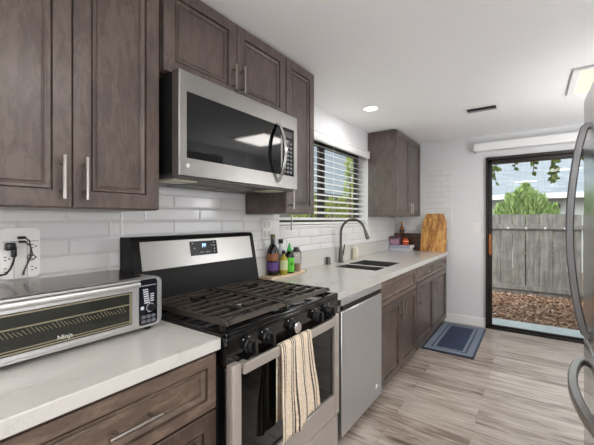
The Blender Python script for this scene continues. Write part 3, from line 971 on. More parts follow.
hh = MB(); hh.tube([(xb + 0.020, OY0 + 0.02, OZ1 - 0.014), (xb + 0.020, 0.45, OZ1 - 0.014), (xb + 0.020, PY - 0.006, OZ1 - 0.014)], 0.0115, 14)
hh.build('handle', STEEL_LIGHT, dg)
lettering('lettering', 'Ninja', 0.020, mat('white_print', '#e8e8e4', 0.5), dg, (xb + 0.0134, 0.433, OZ0 + 0.046), (0, 1, 0), (0, 0, 1), 0.0003)
pc = MB()
pc.prism(rrect(PY + 0.002, OY1 - 0.026, OZ0 + 0.012, OZ1 - 0.002, 0.012), 'x', xb - 0.02, xb + 0.006)
cpn = pc.build('control_panel', mat('navy_black_panel', '#0c0f18', 0.12, coat=0.5), to)
xc = xb + 0.0061
cpc = (PY + 0.002 + OY1 - 0.026) / 2
MB().lathe([(0.0135, 0), (0.0135, 0.008), (0.0115, 0.010), (0, 0.010)], (xc, cpc + 0.008, 1.004), 24, 'x').build('dial', PLASTIC_B, cpn)
dm = MB(); 
for k in range(28):
    a = 2 * PI * k / 28
    dm.box(xc, xc + 0.0006, cpc + 0.008 + 0.0155 * math.cos(a) - 0.0012, cpc + 0.008 + 0.0155 * math.cos(a) + 0.0012, 1.004 + 0.0155 * math.sin(a) - 0.0012, 1.004 + 0.0155 * math.sin(a) + 0.0012)
for k in range(7):
    z = 1.073 - k * 0.0082
    dm.box(xc, xc + 0.0006, cpc - 0.022 + k * 0.001, cpc - 0.002 + k * 0.0012, z - 0.0022, z + 0.0022)
for k in range(4):
    dm.box(xc, xc + 0.0006, cpc + 0.008, cpc + 0.022, 1.054 - k * 0.0082 - 0.002, 1.054 - k * 0.0082 + 0.002)
dm.box(xc, xc + 0.0006, cpc - 0.030, cpc + 0.030, 1.0875, 1.0892)
dm.box(xc, xc + 0.0006, cpc - 0.030, cpc - 0.018, 1.000, 1.012)
dm.build('panel_print', mat('pale_print', '#c9ccd2', 0.5), cpn)
for r_ in range(2):
    for c_ in range(3):
        y = cpc - 0.020 + c_ * 0.020; z = 0.972 - r_ * 0.017
        q = MB(); q.prism(rrect(y - 0.008, y + 0.008, z - 0.006, z + 0.006, 0.004, 3), 'x', xc, xc + 0.002)
        q.build('button', mat('grey_button', '#6a6d73', 0.4, 0.3) if (r_, c_) == (0, 0) else bpy.data.materials['grey_button'], cpn)
for fx_, fy_ in ((0.08, 0.26), (0.08, 0.73), (0.335, 0.26), (0.335, 0.73)):
    MB().lathe([(0.014, 0), (0.014, 0.018)], (fx_, fy_, ZTOP + 0.0005), 14).build('foot', PLASTIC_B, to)

# ------------------------------------------------------------------ wall tap with plugs, oven cord
st = thing('wall_tap', 'white multi-outlet wall adapter on the tiles above the toaster oven', 'outlet', (XW + 0.03, 0.44, 1.12))
xw = XW + 0.0092
sy0, sy1, sz0, sz1 = 0.376, 0.495, 1.115, 1.303
q = MB(); q.prism(rrect(sy0, sy1, sz0, sz1, 0.014), 'x', xw, xw + 0.034); bmesh.ops.bevel(q.bm, geom=[e_ for e_ in q.bm.edges if abs(e_.verts[0].co.x - xw - 0.034) < 1e-5 and abs(e_.verts[1].co.x - xw - 0.034) < 1e-5], offset=0.004, segments=2, affect='EDGES')
sb = q.build('body', mat('bright_white_plastic', '#f2f1ee', 0.35), st)
for sa in ((sy0 + 0.0375, sy0 + 0.0393, sz0 + 0.003, sz1 - 0.05), (sy1 - 0.0413, sy1 - 0.0395, sz0 + 0.003, sz1 - 0.05), (sy0 + 0.004, sy1 - 0.004, sz1 - 0.0515, sz1 - 0.0495)):
    B(xw + 0.0340, xw + 0.0344, *sa).build('seam', mat('seam_grey', '#7c7b78', 0.6) if 'seam_grey' not in bpy.data.materials else bpy.data.materials['seam_grey'], sb)
B(xw + 0.0345, xw + 0.0385, sy0 + 0.040, sy1 - 0.042, sz0 + 0.004, sz1 - 0.055, 0.0015).build('centre_plate', PLASTIC_W, st)
SLOT = mat('slot_black', '#222222', 0.6)
for yy in (sy0 + 0.018, sy1 - 0.020):
    for k in range(3):
        zz = sz1 - 0.072 - k * 0.042
        so_ = MB()
        so_.box(xw + 0.0338, xw + 0.0345, yy - 0.009, yy - 0.001, zz + 0.006, zz + 0.009)
        so_.box(xw + 0.0338, xw + 0.0345, yy - 0.009, yy - 0.001, zz - 0.006, zz - 0.003)
        so_.box(xw + 0.0338, xw + 0.0345, yy + 0.004, yy + 0.009, zz - 0.002, zz + 0.003)
        so_.build('socket_slots', SLOT, sb)
pl = thing('power_plug', 'black plug with cord in the left side of the white wall adapter', 'plug', (xw + 0.04, 0.41, 1.23))
q = MB(); q.box(xw + 0.0352, xw + 0.060, 0.400, 0.430, 1.222, 1.250, 0.005, 2); q.box(xw + 0.036, xw + 0.056, 0.418, 0.434, 1.195, 1.235, 0.005, 2)
[v_.co.__setitem__(1, v_.co.y - 0.015) for v_ in q.bm.verts]; q.build('plug_body', PLASTIC_B, pl)
q = MB(); q.tube([(xw + 0.046, 0.428, 1.200), (xw + 0.050, 0.424, 1.180), (xw + 0.055, 0.414, 1.155), (xw + 0.058, 0.400, 1.138), (xw + 0.060, 0.37, 1.134), (xw + 0.060, 0.30, 1.133), (xw + 0.060, 0.2, 1.1325)], 0.0035, 8)
[v_.co.__setitem__(1, v_.co.y - 0.015) for v_ in q.bm.verts]; q.build('cord', PLASTIC_B, pl)
cd = thing('oven_cord', 'looped black twin cord hanging from the middle of the white wall adapter', 'cord', (xw + 0.045, 0.46, 1.26))
q = MB(); q.box(xw + 0.0388, xw + 0.052, 0.436, 0.462, 1.262, 1.272, 0.003); q.box(xw + 0.0388, xw + 0.052, 0.440, 0.462, 1.248, 1.256, 0.003)
[v_.co.__setitem__(1, v_.co.y - 0.015) for v_ in q.bm.verts]; q.build('plug_body', PLASTIC_B, cd)
q = MB()
q.tube([(xw + 0.05, 0.458, 1.267), (xw + 0.056, 0.470, 1.255), (xw + 0.056, 0.474, 1.225), (xw + 0.055, 0.473, 1.195), (xw + 0.056, 0.462, 1.165), (xw + 0.058, 0.452, 1.138), (xw + 0.07, 0.450, 1.133)], 0.0024, 8)
q.tube([(xw + 0.05, 0.458, 1.252), (xw + 0.060, 0.472, 1.235), (xw + 0.060, 0.478, 1.205), (xw + 0.060, 0.470, 1.185), (xw + 0.062, 0.456, 1.155), (xw + 0.064, 0.448, 1.137), (xw + 0.09, 0.44, 1.133)], 0.0024, 8)
q.tube([(xw + 0.056, 0.476 + 0.012 * math.cos(a), 1.192 + 0.011 * math.sin(a)) for a in [2 * PI * k / 14 for k in range(15)]], 0.0016, 6)
[v_.co.__setitem__(1, v_.co.y - 0.015) for v_ in q.bm.verts]; q.build('cord', PLASTIC_B, cd)

# outlet behind the bottles
ou = thing('wall_outlet', 'white double outlet plate on the tiles behind the bottles', 'outlet', (XW + 0.012, 1.89, 1.25))
q = B(xw, xw + 0.006, 1.845, 1.945, 1.19, 1.335, 0.003).build('cover_plate', PLASTIC_W, ou)
RCP = mat('grey_white_plastic', '#c9c8c4', 0.4)
for zz in (1.228, 1.297):
    for yy in (1.872, 1.918):
        B(xw + 0.0062, xw + 0.0075, yy - 0.014, yy + 0.014, zz - 0.022, zz + 0.022, 0.001).build('receptacle', RCP, ou)

# ------------------------------------------------------------------ bottles on a little board, right of the stove
tb = thing('serving_board', 'small pale wooden board holding the bottles beside the stove', 'board', (0.03, 2.04, ZTOP))
q = MB(); q.box(-0.033, 0.085, 1.80, 2.225, ZTOP + 0.0005, ZTOP + 0.016, 0.004, 2); q.build('board', wood('pale_board_wood', '#b99a74', '#cdb28d', '#dcc6a6', (6, 0.6, 6)), tb)
q = MB(); q.tube([(0.066, 2.225, ZTOP + 0.009), (0.066, 2.245, ZTOP + 0.009)], 0.008, 10); q.build('handle_tip', mat('brown_tip', '#5a3a28', 0.5), tb)
ZB = ZTOP + 0.0165


def bottle(label, x, y, prof, m, cap_prof, cap_m, lab=None, lab_m=None, cat='bottle'):
    t = thing('bottle', label, cat, (x, y, ZB), 'bottles beside the stove')
    MB().lathe(prof, (x, y, ZB), 24).build('glass', m, t)
    MB().lathe(cap_prof, (x, y, ZB), 18).build('cap', cap_m, t)
    if lab:
        MB().lathe([(lab[0], lab[1]), (lab[0] + 0.0006, lab[1]), (lab[0] + 0.0006, lab[2]), (lab[0], lab[2])], (x, y, ZB), 24).build('label', lab_m, t)
    return t


D_GL = mat('dark_brown_glass', '#120c0a', 0.08, coat=0.3)
t_ = bottle('tall dark glass bottle with purple and brown label, leftmost of the bottles', 0.008, 1.90,
       [(0.040, 0), (0.043, 0.004), (0.043, 0.165), (0.036, 0.195), (0.020, 0.222), (0.0155, 0.232), (0.0155, 0.268)], D_GL,
       [(0.0175, 0.2685), (0.0175, 0.296), (0, 0.297)], mat('olive_cap', '#6d6141', 0.45), (0.0433, 0.105, 0.158), mat('brown_label', '#8a5a3e', 0.6))
MB().lathe([(0.0433, 0.035), (0.0439, 0.035), (0.0439, 0.098), (0.0433, 0.098)], (0.008, 1.90, ZB), 24).build('label', mat('purple_label', '#5b3f7c', 0.6, var=0.35, vscale=60), t_)
bottle('small clear bottle of yellow-green oil with dark cap, in front of the tall one', 0.057, 1.965,
       [(0.027, 0), (0.030, 0.004), (0.030, 0.11), (0.022, 0.130), (0.012, 0.138), (0.012, 0.15)], mat('yellow_oil_glass', '#a89a2e', 0.12, coat=0.3),
       [(0.0135, 0.1505), (0.0135, 0.176), (0, 0.177)], PLASTIC_B, (0.0303, 0.035, 0.105), mat('pale_green_label', '#c3cc9a', 0.6))
bottle('slim clear bottle with black cap behind the green one', -0.010, 2.018,
       [(0.024, 0), (0.026, 0.004), (0.026, 0.16), (0.018, 0.19), (0.013, 0.20), (0.013, 0.222)], mat('milky_glass', '#c8cdd0', 0.1, coat=0.3),
       [(0.018, 0.2225), (0.018, 0.255), (0, 0.256)], PLASTIC_B, (0.0263, 0.06, 0.14), mat('blue_white_label', '#8fa6c4', 0.6, var=0.3, vscale=50))
t_ = bottle('dark sauce bottle with bright green label and green nozzle cap', 0.048, 2.05,
       [(0.032, 0), (0.035, 0.004), (0.035, 0.125), (0.029, 0.15), (0.016, 0.166)], mat('dark_sauce', '#0e140c', 0.2, coat=0.3),
       [(0.019, 0.1665), (0.019, 0.180), (0.012, 0.188), (0.008, 0.212), (0.004, 0.226), (0, 0.227)], mat('green_cap', '#2fae4a', 0.4), (0.0353, 0.012, 0.118), mat('green_label', '#5cc63a', 0.55))
q = MB()   # rooster-sized dark mark becomes a plain blot on the label
q.lathe([(0.013, 0), (0.010, 0.0008), (0, 0.001)], (0.048 + 0.0335, 2.05 - 0.011, ZB + 0.07), 9, 'x'); q.build('label_mark', mat('dark_print', '#12301a', 0.6), t_)
cr = thing('glass_jug', 'small glass jug of amber syrup with metal lid, rightmost of the bottles', 'jug', (0.045, 2.145, ZB))
MB().lathe([(0.030, 0), (0.034, 0.004), (0.034, 0.13), (0.030, 0.15)], (0.045, 2.145, ZB), 24).build('glass', mat('clear_jug_glass', '#e6e6e0', 0.05, trans=0.85, ior=1.2), cr)
MB().lathe([(0.0285, 0.006), (0.0315, 0.008), (0.0315, 0.062), (0, 0.062)], (0.045, 2.145, ZB), 24).build('syrup', mat('amber_syrup', '#a8681c', 0.2, coat=0.3), cr)
MB().lathe([(0.0325, 0.1505), (0.0325, 0.164), (0.022, 0.176), (0.022, 0.188), (0, 0.19)], (0.045, 2.145, ZB), 20).build('lid', GUN, cr)
MB().tube([(0.045, 2.178, ZB + 0.155), (0.045, 2.202, ZB + 0.150), (0.045, 2.208, ZB + 0.10), (0.045, 2.200, ZB + 0.045), (0.045, 2.178, ZB + 0.035)], 0.005, 8).build('handle', GUN, cr)

# ------------------------------------------------------------------ window blind
SLAT = mat('white_slat', '#e6e6e2', 0.45)
bl = thing('window_blind', 'white horizontal slat blind over the kitchen window', 'blind', (XW, 2.9, WZ1))
q = MB(); q.box(XW + 0.001, XW + 0.035, WY0 - 0.02, WY1 + 0.012, 2.055, 2.135, 0.004, 2); q.box(XW + 0.001, XW + 0.042, WY0 - 0.02, WY1 + 0.012, 2.122, 2.138, 0.004); q.build('valance', TRIMW, bl)
q = MB()
tilt = math.radians(22)
xc_ = XW - 0.036
nS = 13
for k in range(nS):
    z = 1.342 + k * 0.0575
    hw = 0.026
    dx, dz = hw * math.cos(tilt), hw * math.sin(tilt)
    t2_ = 0.0016
    q.loft([[(xc_ - dx, yy, z + dz - t2_), (xc_ + dx, yy, z - dz - t2_), (xc_ + dx, yy, z - dz + t2_), (xc_ - dx, yy, z + dz + t2_)] for yy in (WY0 + 0.012, WY1 - 0.012)])
q.build('slats', SLAT, bl)
B(xc_ - 0.026, xc_ + 0.026, WY0 + 0.012, WY1 - 0.012, 1.292, 1.312, 0.003).build('bottom_rail', SLAT, bl)
for yy in (2.25, 2.95, 3.52):
    B(xc_ + 0.0275, xc_ + 0.0285, yy - 0.0015, yy + 0.0015, 1.312, 2.06).build('ladder_cord', SLAT, bl)
q = MB(); q.tube([(XW + 0.046, 2.16, 2.04), (XW + 0.046, 2.16, 1.25)], 0.0045, 8); q.build('wand', mat('grey_wand', '#8f8a82', 0.4), bl)

# ------------------------------------------------------------------ far corner of the worktop
q = wood('olive_wood', '#5c3312', '#a8702f', '#d3a057', (5, 5, 0.45), 0.4, 5.0, 14.0)
yb_ = YB - 0.024
cbp = [(0.335, ZTOP + 0.002), (0.650, ZTOP + 0.002), (0.652, 1.05), (0.648, 1.22), (0.640, 1.31), (0.605, 1.405), (0.60, 1.412), (0.395, 1.412), (0.388, 1.405), (0.345, 1.30), (0.334, 1.15)]
cb = MB()
def lean(z): return -0.11 * (1 - (z - ZTOP) / 0.5)
cb.loft([[(x, yb_ - 0.0045 + lean(z), z) for x, z in cbp], [(x, yb_ - 0.0245 + lean(z), z) for x, z in cbp]])
cbo = cb.build('cutting_board', q, None, (0.49, YB - 0.12, ZTOP))
tag(cbo, 'olive wood cutting board leaning on the far wall at the worktop end', 'cutting board')

def book(label, x0, x1, y0, y1, z0, z1, col):
    t = thing('book', label, 'book', ((x0 + x1) / 2, (y0 + y1) / 2, z0), 'books in the worktop corner')
    cv = MB(); cv.box(x0, x1, y0, y1, z0, z0 + 0.004); cv.box(x0, x1, y0, y1, z1 - 0.004, z1); cv.box(x0, x1, y0, y0 + 0.004, z0 + 0.004, z1 - 0.004)
    cv.build('cover', mat('book_cover_' + col[1:], col, 0.45), t)
    B(x0 + 0.004, x1 - 0.004, y0 + 0.0045, y1 - 0.004, z0 + 0.0045, z1 - 0.0045).build('pages', mat('book_paper', '#dad6cc', 0.8), t)
book('thick white book at the bottom of the pile in the far corner', -0.033, 0.225, 4.43, 4.655, ZTOP + 0.0005, ZTOP + 0.040, '#c9ccd6')
book('pale blue-grey book lying on top of the white one', -0.034, 0.245, 4.42, 4.65, ZTOP + 0.0407, ZTOP + 0.078, '#aeb3c4')
zq = ZTOP + 0.0785
q = thing('candle_box', 'small purple printed box on the books in the far corner', 'box', (0.02, 4.50, zq))
B(-0.030, 0.105, 4.44, 4.54, zq, zq + 0.095, 0.004).build('box', mat('purple_box', '#7a5f78', 0.5, var=0.3, vscale=30), q)
B(-0.020, 0.095, 4.4385, 4.4398, zq + 0.012, zq + 0.080).build('label', mat('mauve_label', '#b58fa0', 0.6, var=0.4, vscale=60), q)
B(-0.034, 0.109, 4.436, 4.544, zq + 0.0955, zq + 0.112, 0.003).build('lid', mat('plum_lid', '#54414e', 0.5), q)
q = thing('candle_jar', 'amber glass candle jar on the books beside the purple box', 'candle', (0.168, 4.49, zq))
MB().lathe([(0.036, 0), (0.042, 0.006), (0.044, 0.05), (0.040, 0.085), (0.036, 0.09), (0.034, 0.088), (0, 0.085)], (0.168, 4.49, zq), 24).build('jar', mat('amber_glass', '#b2451c', 0.12, coat=0.5), q)
MB().lathe([(0.0445, 0.046), (0.0452, 0.047), (0.0452, 0.056), (0.0445, 0.057)], (0.168, 4.49, zq), 24).build('band', mat('bright_orange', '#ff8a4a', 0.4), q)
q = thing('wooden_crate', 'dark brown wooden box behind the books, left of the cutting board', 'box', (0.16, 4.69, ZTOP))
cbx = MB(); cbx.box(-0.03, 0.325, 4.665, 4.715, ZTOP + 0.0005, 1.135, 0.003); cbx.build('box', wood('dark_walnut', '#2a1711', '#42261b', '#5a3626', (0.7, 6, 6)), q)
B(-0.034, 0.329, 4.661, 4.7175, 1.1355, 1.145, 0.002).build('lid', bpy.data.materials['dark_walnut'], q)
q = thing('liqueur_bottle', 'small amber bottle with gold neck standing on the dark box', 'bottle', (0.06, 4.69, 1.1455))
MB().lathe([(0.026, 0), (0.030, 0.004), (0.031, 0.05), (0.026, 0.08), (0.012, 0.105), (0.011, 0.13)], (0.06, 4.69, 1.1455), 20).build('glass', mat('amber_brown_glass', '#8a5226', 0.12, coat=0.4), q)
MB().lathe([(0.013, 0.1305), (0.013, 0.16), (0, 0.161)], (0.06, 4.69, 1.1455), 16).build('cap', mat('gold_foil', '#c69a4a', 0.3, 0.9), q)
MB().lathe([(0.0315, 0.016), (0.0322, 0.016), (0.0322, 0.046), (0.0315, 0.046)], (0.06, 4.69, 1.1455), 20).build('label', mat('dark_label', '#2b1f1a', 0.6), q)

# ------------------------------------------------------------------ mat by the far cabinets
def make_mat():
    x0, x1, y0, y1 = 0.612, 1.10, 3.58, 4.64
    t = thing('kitchen_mat', 'blue-grey bordered mat on the floor by the far cabinets', 'mat', ((x0 + x1) / 2, (y0 + y1) / 2, 0))
    base_m = mat('slate_blue_mat', '#3d4655', 0.85, var=0.18, vscale=60, bump=0.4, bscale=300)
    edge_m = mat('pale_blue_band', '#737d8b', 0.85, var=0.15, vscale=60, bump=0.4, bscale=300)
    dark_m = mat('navy_field', '#2d3850', 0.85, var=0.2, vscale=25, bump=0.4, bscale=300)
    B(x0, x1, y0, y1, 0.0005, 0.016, 0.006, 2).build('base', base_m, t)
    def band(i, w, m_, zt):
        b_ = MB()
        X0, X1, Y0, Y1 = x0 + i, x1 - i, y0 + i, y1 - i
        for a in ((X0, X0 + w, Y0, Y1), (X1 - w, X1, Y0, Y1), (X0 + w, X1 - w, Y0, Y0 + w), (X0 + w, X1 - w, Y1 - w, Y1)):
            b_.box(a[0], a[1], a[2], a[3], 0.0158, zt)
        return b_.build('border', m_, t)
    band(0.018, 0.058, edge_m, 0.0172)
    band(0.092, 0.026, edge_m, 0.0172)
    B(x0 + 0.125, x1 - 0.125, y0 + 0.125, y1 - 0.125, 0.0158, 0.0168).build('centre', dark_m, t)
make_mat()

# ------------------------------------------------------------------ ceiling fittings
def light_panel(label, cx, cy, s_=0.60, watts=PANEL_W):
    t = thing('ceiling_light_panel', label, 'ceiling light', (cx, cy, ZC), 'square ceiling light panels')
    f = MB()
    h = s_ / 2; w_ = 0.045
    for a in ((-h, h, -h, -h + w_), (-h, h, h - w_, h), (-h, -h + w_, -h + w_, h - w_), (h - w_, h, -h + w_, h - w_)):
        f.box(cx + a[0], cx + a[1], cy + a[2], cy + a[3], ZC - 0.018, ZC - 0.0005, 0.003)
    f.build('frame', TRIMW, t)
    B(cx - h + w_, cx + h - w_, cy - h + w_, cy + h - w_, ZC - 0.010, ZC - 0.002).build('diffuser', EMI, t)
    L = bpy.data.lights.new('panel_light', 'AREA'); L.size = s_ - 0.1; L.energy = watts; L.color = (1.0, 0.985, 0.97)
    lo = bpy.data.objects.new('panel_light', L); COL.objects.link(lo); lo.parent = t; lo.location = (0, 0, -0.021)
    return t
EMI = emit('warm_diffuser', '#ffdba8', 0.6)
light_panel('square warm ceiling light panel above the fridge end of the room', 2.085, 3.27)
light_panel('added unseen square ceiling light panel over the near side of the room', 2.10, 0.85)  # extra panel added out of view to brighten the room
light_panel('added unseen square ceiling light panel behind the camera', 1.4, -1.3, watts=PANEL_W * 1.6)  # second added panel, unseen fill light from the rear

def can_light(label, cx, cy):
    t = thing('recessed_light', label, 'ceiling light', (cx, cy, ZC), 'round recessed ceiling lights')
    MB().lathe([(0.082, -0.0005), (0.080, -0.006), (0.064, -0.007), (0.062, -0.0008)], (cx, cy, ZC), 32).build('trim_ring', TRIMW, t)
    MB().lathe([(0.0615, -0.0008), (0.0615, -0.004), (0, -0.005)], (cx, cy, ZC), 28).build('lens', emit('cool_lens', '#ffffff', 2.5), t)
    L = bpy.data.lights.new('can_lamp', 'AREA'); L.shape = 'DISK'; L.size = 0.11; L.energy = CAN_W; L.color = (1, 0.97, 0.93)
    lo = bpy.data.objects.new('can_lamp', L); COL.objects.link(lo); lo.parent = t; lo.location = (0, 0, -0.009)
can_light('small round recessed light in the ceiling before the sink window', 0.325, 2.95)

def globe(label, x, y, z, r=0.15, drop=True):  # invented hanging globes, unseen, added to fill the room with light
    t = thing('added_fill_globe', label, 'added fill lamp', (x, y, ZC), 'added globe fill lamps')
    MB().tube([(x, y, ZC - 0.02), (x, y, z + r)], 0.004, 8).build('cord', PLASTIC_W, t)
    MB().lathe([(0.05, -0.0005), (0.05, -0.02), (0, -0.021)], (x, y, ZC), 20).build('canopy', TRIMW, t)
    MB().lathe([(r * math.sin(PI * k / 14), -r * math.cos(PI * k / 14)) for k in range(15)], (x, y, z), 24).build('globe', emit('fill_globe_glow', '#fdfdff', FILL_GLOBE), t)
globe('added white globe fill lamp out of the picture, right of the camera', 2.5, 0.15, 1.30)
globe('added white globe fill lamp out of the picture, behind the camera', 0.2, -1.7, 1.30)
globe('added white globe fill lamp hidden behind the refrigerator', 2.42, 3.35, 1.50)

vt = thing('ceiling_vent', 'small white slotted air vent in the ceiling above the aisle', 'vent', (1.16, 3.55, ZC))
q = MB()
vx0, vx1, vy0, vy1 = 1.015, 1.315, 3.455, 3.655
q.box(vx0, vx1, vy0, vy0 + 0.03, ZC - 0.008, ZC - 0.0005, 0.002); q.box(vx0, vx1, vy1 - 0.03, vy1, ZC - 0.008, ZC - 0.0005, 0.002)
q.box(vx0, vx0 + 0.03, vy0 + 0.03, vy1 - 0.03, ZC - 0.008, ZC - 0.0005, 0.002); q.box(vx1 - 0.03, vx1, vy0 + 0.03, vy1 - 0.03, ZC - 0.008, ZC - 0.0005, 0.002)
q.build('frame', TRIMW, vt)
B(vx0 + 0.03, vx1 - 0.03, vy0 + 0.03, vy1 - 0.03, ZC - 0.0035, ZC - 0.0005).build('duct', mat('duct_dark', '#26272a', 0.8), vt)
q = MB()
for k in range(6):
    yy = vy0 + 0.042 + k * 0.0215
    if k > 3: q.box(vx0 + 0.03, vx1 - 0.03, yy - 0.006, yy + 0.006, ZC - 0.0095, ZC - 0.0042)
q.build('louvres', mat('grey_louvre', '#a9abad', 0.5), vt)

# ------------------------------------------------------------------ back wall fittings
va = thing('blind_cassette', 'long white blind cassette mounted over the patio door', 'blind', (1.9, YB - 0.06, 2.16))
B(0.962, XR - 0.02, YB - 0.105, YB - 0.001, 2.172, 2.268, 0.004).build('cassette', TRIMW, va)
B(0.966, 0.972, YB - 0.103, YB - 0.003, 2.160, 2.1715).build('bracket', STEEL_D, va)
sw = thing('light_switch', 'white light switch plate on the wall left of the patio door', 'switch', (0.975, YB - 0.004, 1.22))
B(0.935, 1.012, YB - 0.006, YB - 0.0005, 1.165, 1.285, 0.002).build('cover_plate', PLASTIC_W, sw)
B(0.958, 0.989, YB - 0.010, YB - 0.0062, 1.195, 1.255, 0.002).build('rocker', PLASTIC_W, sw)

# ------------------------------------------------------------------ fridge
FX, FY0, FY1 = 1.78, 1.42, 2.33
fg = thing('refrigerator', 'tall stainless refrigerator at the right edge of the picture', 'refrigerator', (2.15, 1.88, 0))
q = MB(); q.box(FX + 0.075, 2.50, FY0, FY1, 0.03, 1.955, 0.004)
for a in (FX + 0.12, 2.45):
    for c in (FY0 + 0.05, FY1 - 0.05): q.box(a - 0.02, a + 0.02, c - 0.02, c + 0.02, 0, 0.03)
q.build('body', mat('grey_fridge_side', '#8c8d8f', 0.45, 0.3), fg)
STEEL_F = steel('fridge_steel', '#d2d3d4', 0.2, (60, 60, 1))
fd = B(FX, FX + 0.07, FY0, FY1, 0.735, 1.965, 0.008, 3).build('door', STEEL_F, fg)
hp = [(FX + 0.001, 2.12, 0.775)]
for k in range(0, 17):
    f = k / 16
    hp.append((FX - 0.018 - 0.055 * math.sin(PI * f) ** 0.8, 2.12, 0.79 + 0.985 * f))
hp.append((FX + 0.001, 2.12, 1.79))
MB().tube(hp, 0, sq=(0.015, 0.016, (1, 0, 0.01))).build('handle', STEEL_D, fd)
fz = B(FX, FX + 0.07, FY0, FY1, 0.06, 0.722, 0.008, 3).build('freezer_drawer', STEEL_F, fg)
hp = [(FX + 0.001, FY1 - 0.055, 0.60)]
for k in range(0, 17):
    f = k / 16
    hp.append((FX - 0.016 - 0.060 * math.sin(PI * f) ** 0.7, FY1 - 0.06 - (FY1 - FY0 - 0.12) * f, 0.60))
hp.append((FX + 0.001, FY0 + 0.055, 0.60))
MB().tube(hp, 0, sq=(0.018, 0.017, (0, 0, 1))).build('handle', NICKEL, fz)
B(FX + 0.02, FX + 0.12, FY1 - 0.09, FY1 - 0.02, 1.966, 1.985, 0.004).build('hinge_cover', mat('grey_plastic', '#77797b', 0.5), fg)

# ------------------------------------------------------------------ outside
ZG = -0.15
structure(B(-9, 9, YB + 0.20, 24, ZG - 0.2, ZG - 0.02).build('ground', mat('soil', '#8f7460', 0.95, var=0.4, vscale=6)))
ps = B(-0.3, 4.2, YB + 0.16, 5.60, ZG - 0.02, -0.085, 0.005).build('patio_slab', mat('concrete', '#d3d8da', 0.8, var=0.08, vscale=5, bump=0.3, bscale=60))
structure(ps)

q = MB()
rnd = random.Random(3)
for k in range(13000):
    x, y = rnd.uniform(-0.35, 4.0), 5.66 + (7.93 - 5.66) * rnd.random()
    s1, s2 = rnd.uniform(0.016, 0.04), rnd.uniform(0.008, 0.017)
    m = Euler((rnd.uniform(-.5, .5), rnd.uniform(-.5, .5), rnd.uniform(0, PI))).to_matrix()
    c = Vector((x, y, ZG + rnd.uniform(0.0, 0.03)))
    q.quad(*[c + m @ Vector(p) for p in ((-s1, -s2, 0), (s1, -s2 * .6, 0), (s1 * .9, s2, 0), (-s1 * .8, s2, 0))])
mm, n, l, b = nt('bark_chips')
gi = n.new('ShaderNodeNewGeometry'); r = n.new('ShaderNodeValToRGB')
r.color_ramp.elements[0].color = lin('#6b4734'); r.color_ramp.elements[1].color = lin('#d9bca4')
e_ = r.color_ramp.elements.new(0.5); e_.color = lin('#a67b60')
l.new(gi.outputs['Random Per Island'], r.inputs[0]); l.new(r.outputs[0], b.inputs['Base Color']); b.inputs['Roughness'].default_value = 0.9
mu = q.build('bark_mulch', mm, None, (1.8, 6.8, ZG), smooth=False)
tag(mu, 'reddish brown bark chips covering the ground between patio and fence', 'mulch', kind='stuff')

fe = thing('wooden_fence', 'weathered grey board fence across the yard outside the patio door', 'fence', (1.5, 8.0, ZG))
FGW = wood('weathered_fence', '#625d5a', '#7a7572', '#918c88', (3, 3, 0.3), 0.85, 6, 40, 0)
q = MB()
x = -0.5
rnd = random.Random(5)
while x < 5.0:
    wd = 0.212
    zt = 1.43 + rnd.uniform(-0.012, 0.012)
    d = rnd.uniform(-0.004, 0.004)
    y0 = 8.045 + d
    q.prism([(x + 0.003, ZG - 0.0), (x + wd - 0.004, ZG - 0.0), (x + wd - 0.004, zt - 0.02), (x + wd - 0.02, zt), (x + 0.02, zt), (x + 0.003, zt - 0.02)], 'y', y0, y0 + 0.02)
    x += wd + rnd.choice((0.001, 0.002, 0.010))
q.build('board_panel', FGW, fe)
for zr in (1.19, -0.02):
    B(-0.5, 5.0, 8.0, 8.038, zr - 0.045, zr + 0.045, 0.004).build('rail', FGW, fe)
WD = mat('pale_bolt', '#d9dadb', 0.4)
for k in range(12):
    MB().lathe([(0.022, 0), (0.018, -0.012), (0, -0.015)], (0.55 + k * 0.30, 8.0 - 0.0005, 1.165), 12, 'y').build('bolt', WD, fe)

# house beyond the fence
nh = thing('neighbour_house', 'pale house with grey shingle roof beyond the back fence', 'house', (1.5, 12.5, ZG))
B(-2.0, 6.0, 12.4, 17, ZG - 0.02, 2.0).build('wall', mat('pale_siding', '#cfd3d6', 0.8), nh)
ROOF, n, l, b = nt('grey_shingles')
tc = n.new('ShaderNodeTexCoord'); br = n.new('ShaderNodeTexBrick'); mp = n.new('ShaderNodeMapping')
br.inputs['Scale'].default_value = 1; br.inputs['Brick Width'].default_value = 0.33; br.inputs['Row Height'].default_value = 0.16; br.inputs['Mortar Size'].default_value = 0.012
br.inputs['Color1'].default_value = lin('#8f969f'); br.inputs['Color2'].default_value = lin('#a5acb4'); br.inputs['Mortar'].default_value = lin('#8a919a')
l.new(tc.outputs['UV'], br.inputs['Vector']); l.new(br.outputs['Color'], b.inputs['Base Color']); b.inputs['Roughness'].default_value = 0.9


def roof(parent, p00, p10, p11, p01, ulen, vlen, th=0.08):
    q = MB()
    uvl = q.bm.loops.layers.uv.new('UVMap')
    P = [Vector(p) for p in (p00, p10, p11, p01)]
    dn = Vector((0, 0, -th))
    vt_ = [q.bm.verts.new(p) for p in P]; vb = [q.bm.verts.new(p + dn) for p in P]
    f = q.bm.faces.new(vt_)
    for lp, uvv in zip(f.loops, ((0, 0), (ulen, 0), (ulen, vlen), (0, vlen))): lp[uvl].uv = uvv
    q.bm.faces.new(vb[::-1])
    for k in range(4): q.bm.faces.new((vt_[k], vb[k], vb[(k + 1) % 4], vt_[(k + 1) % 4]))
    return q.build('roof', ROOF, parent)


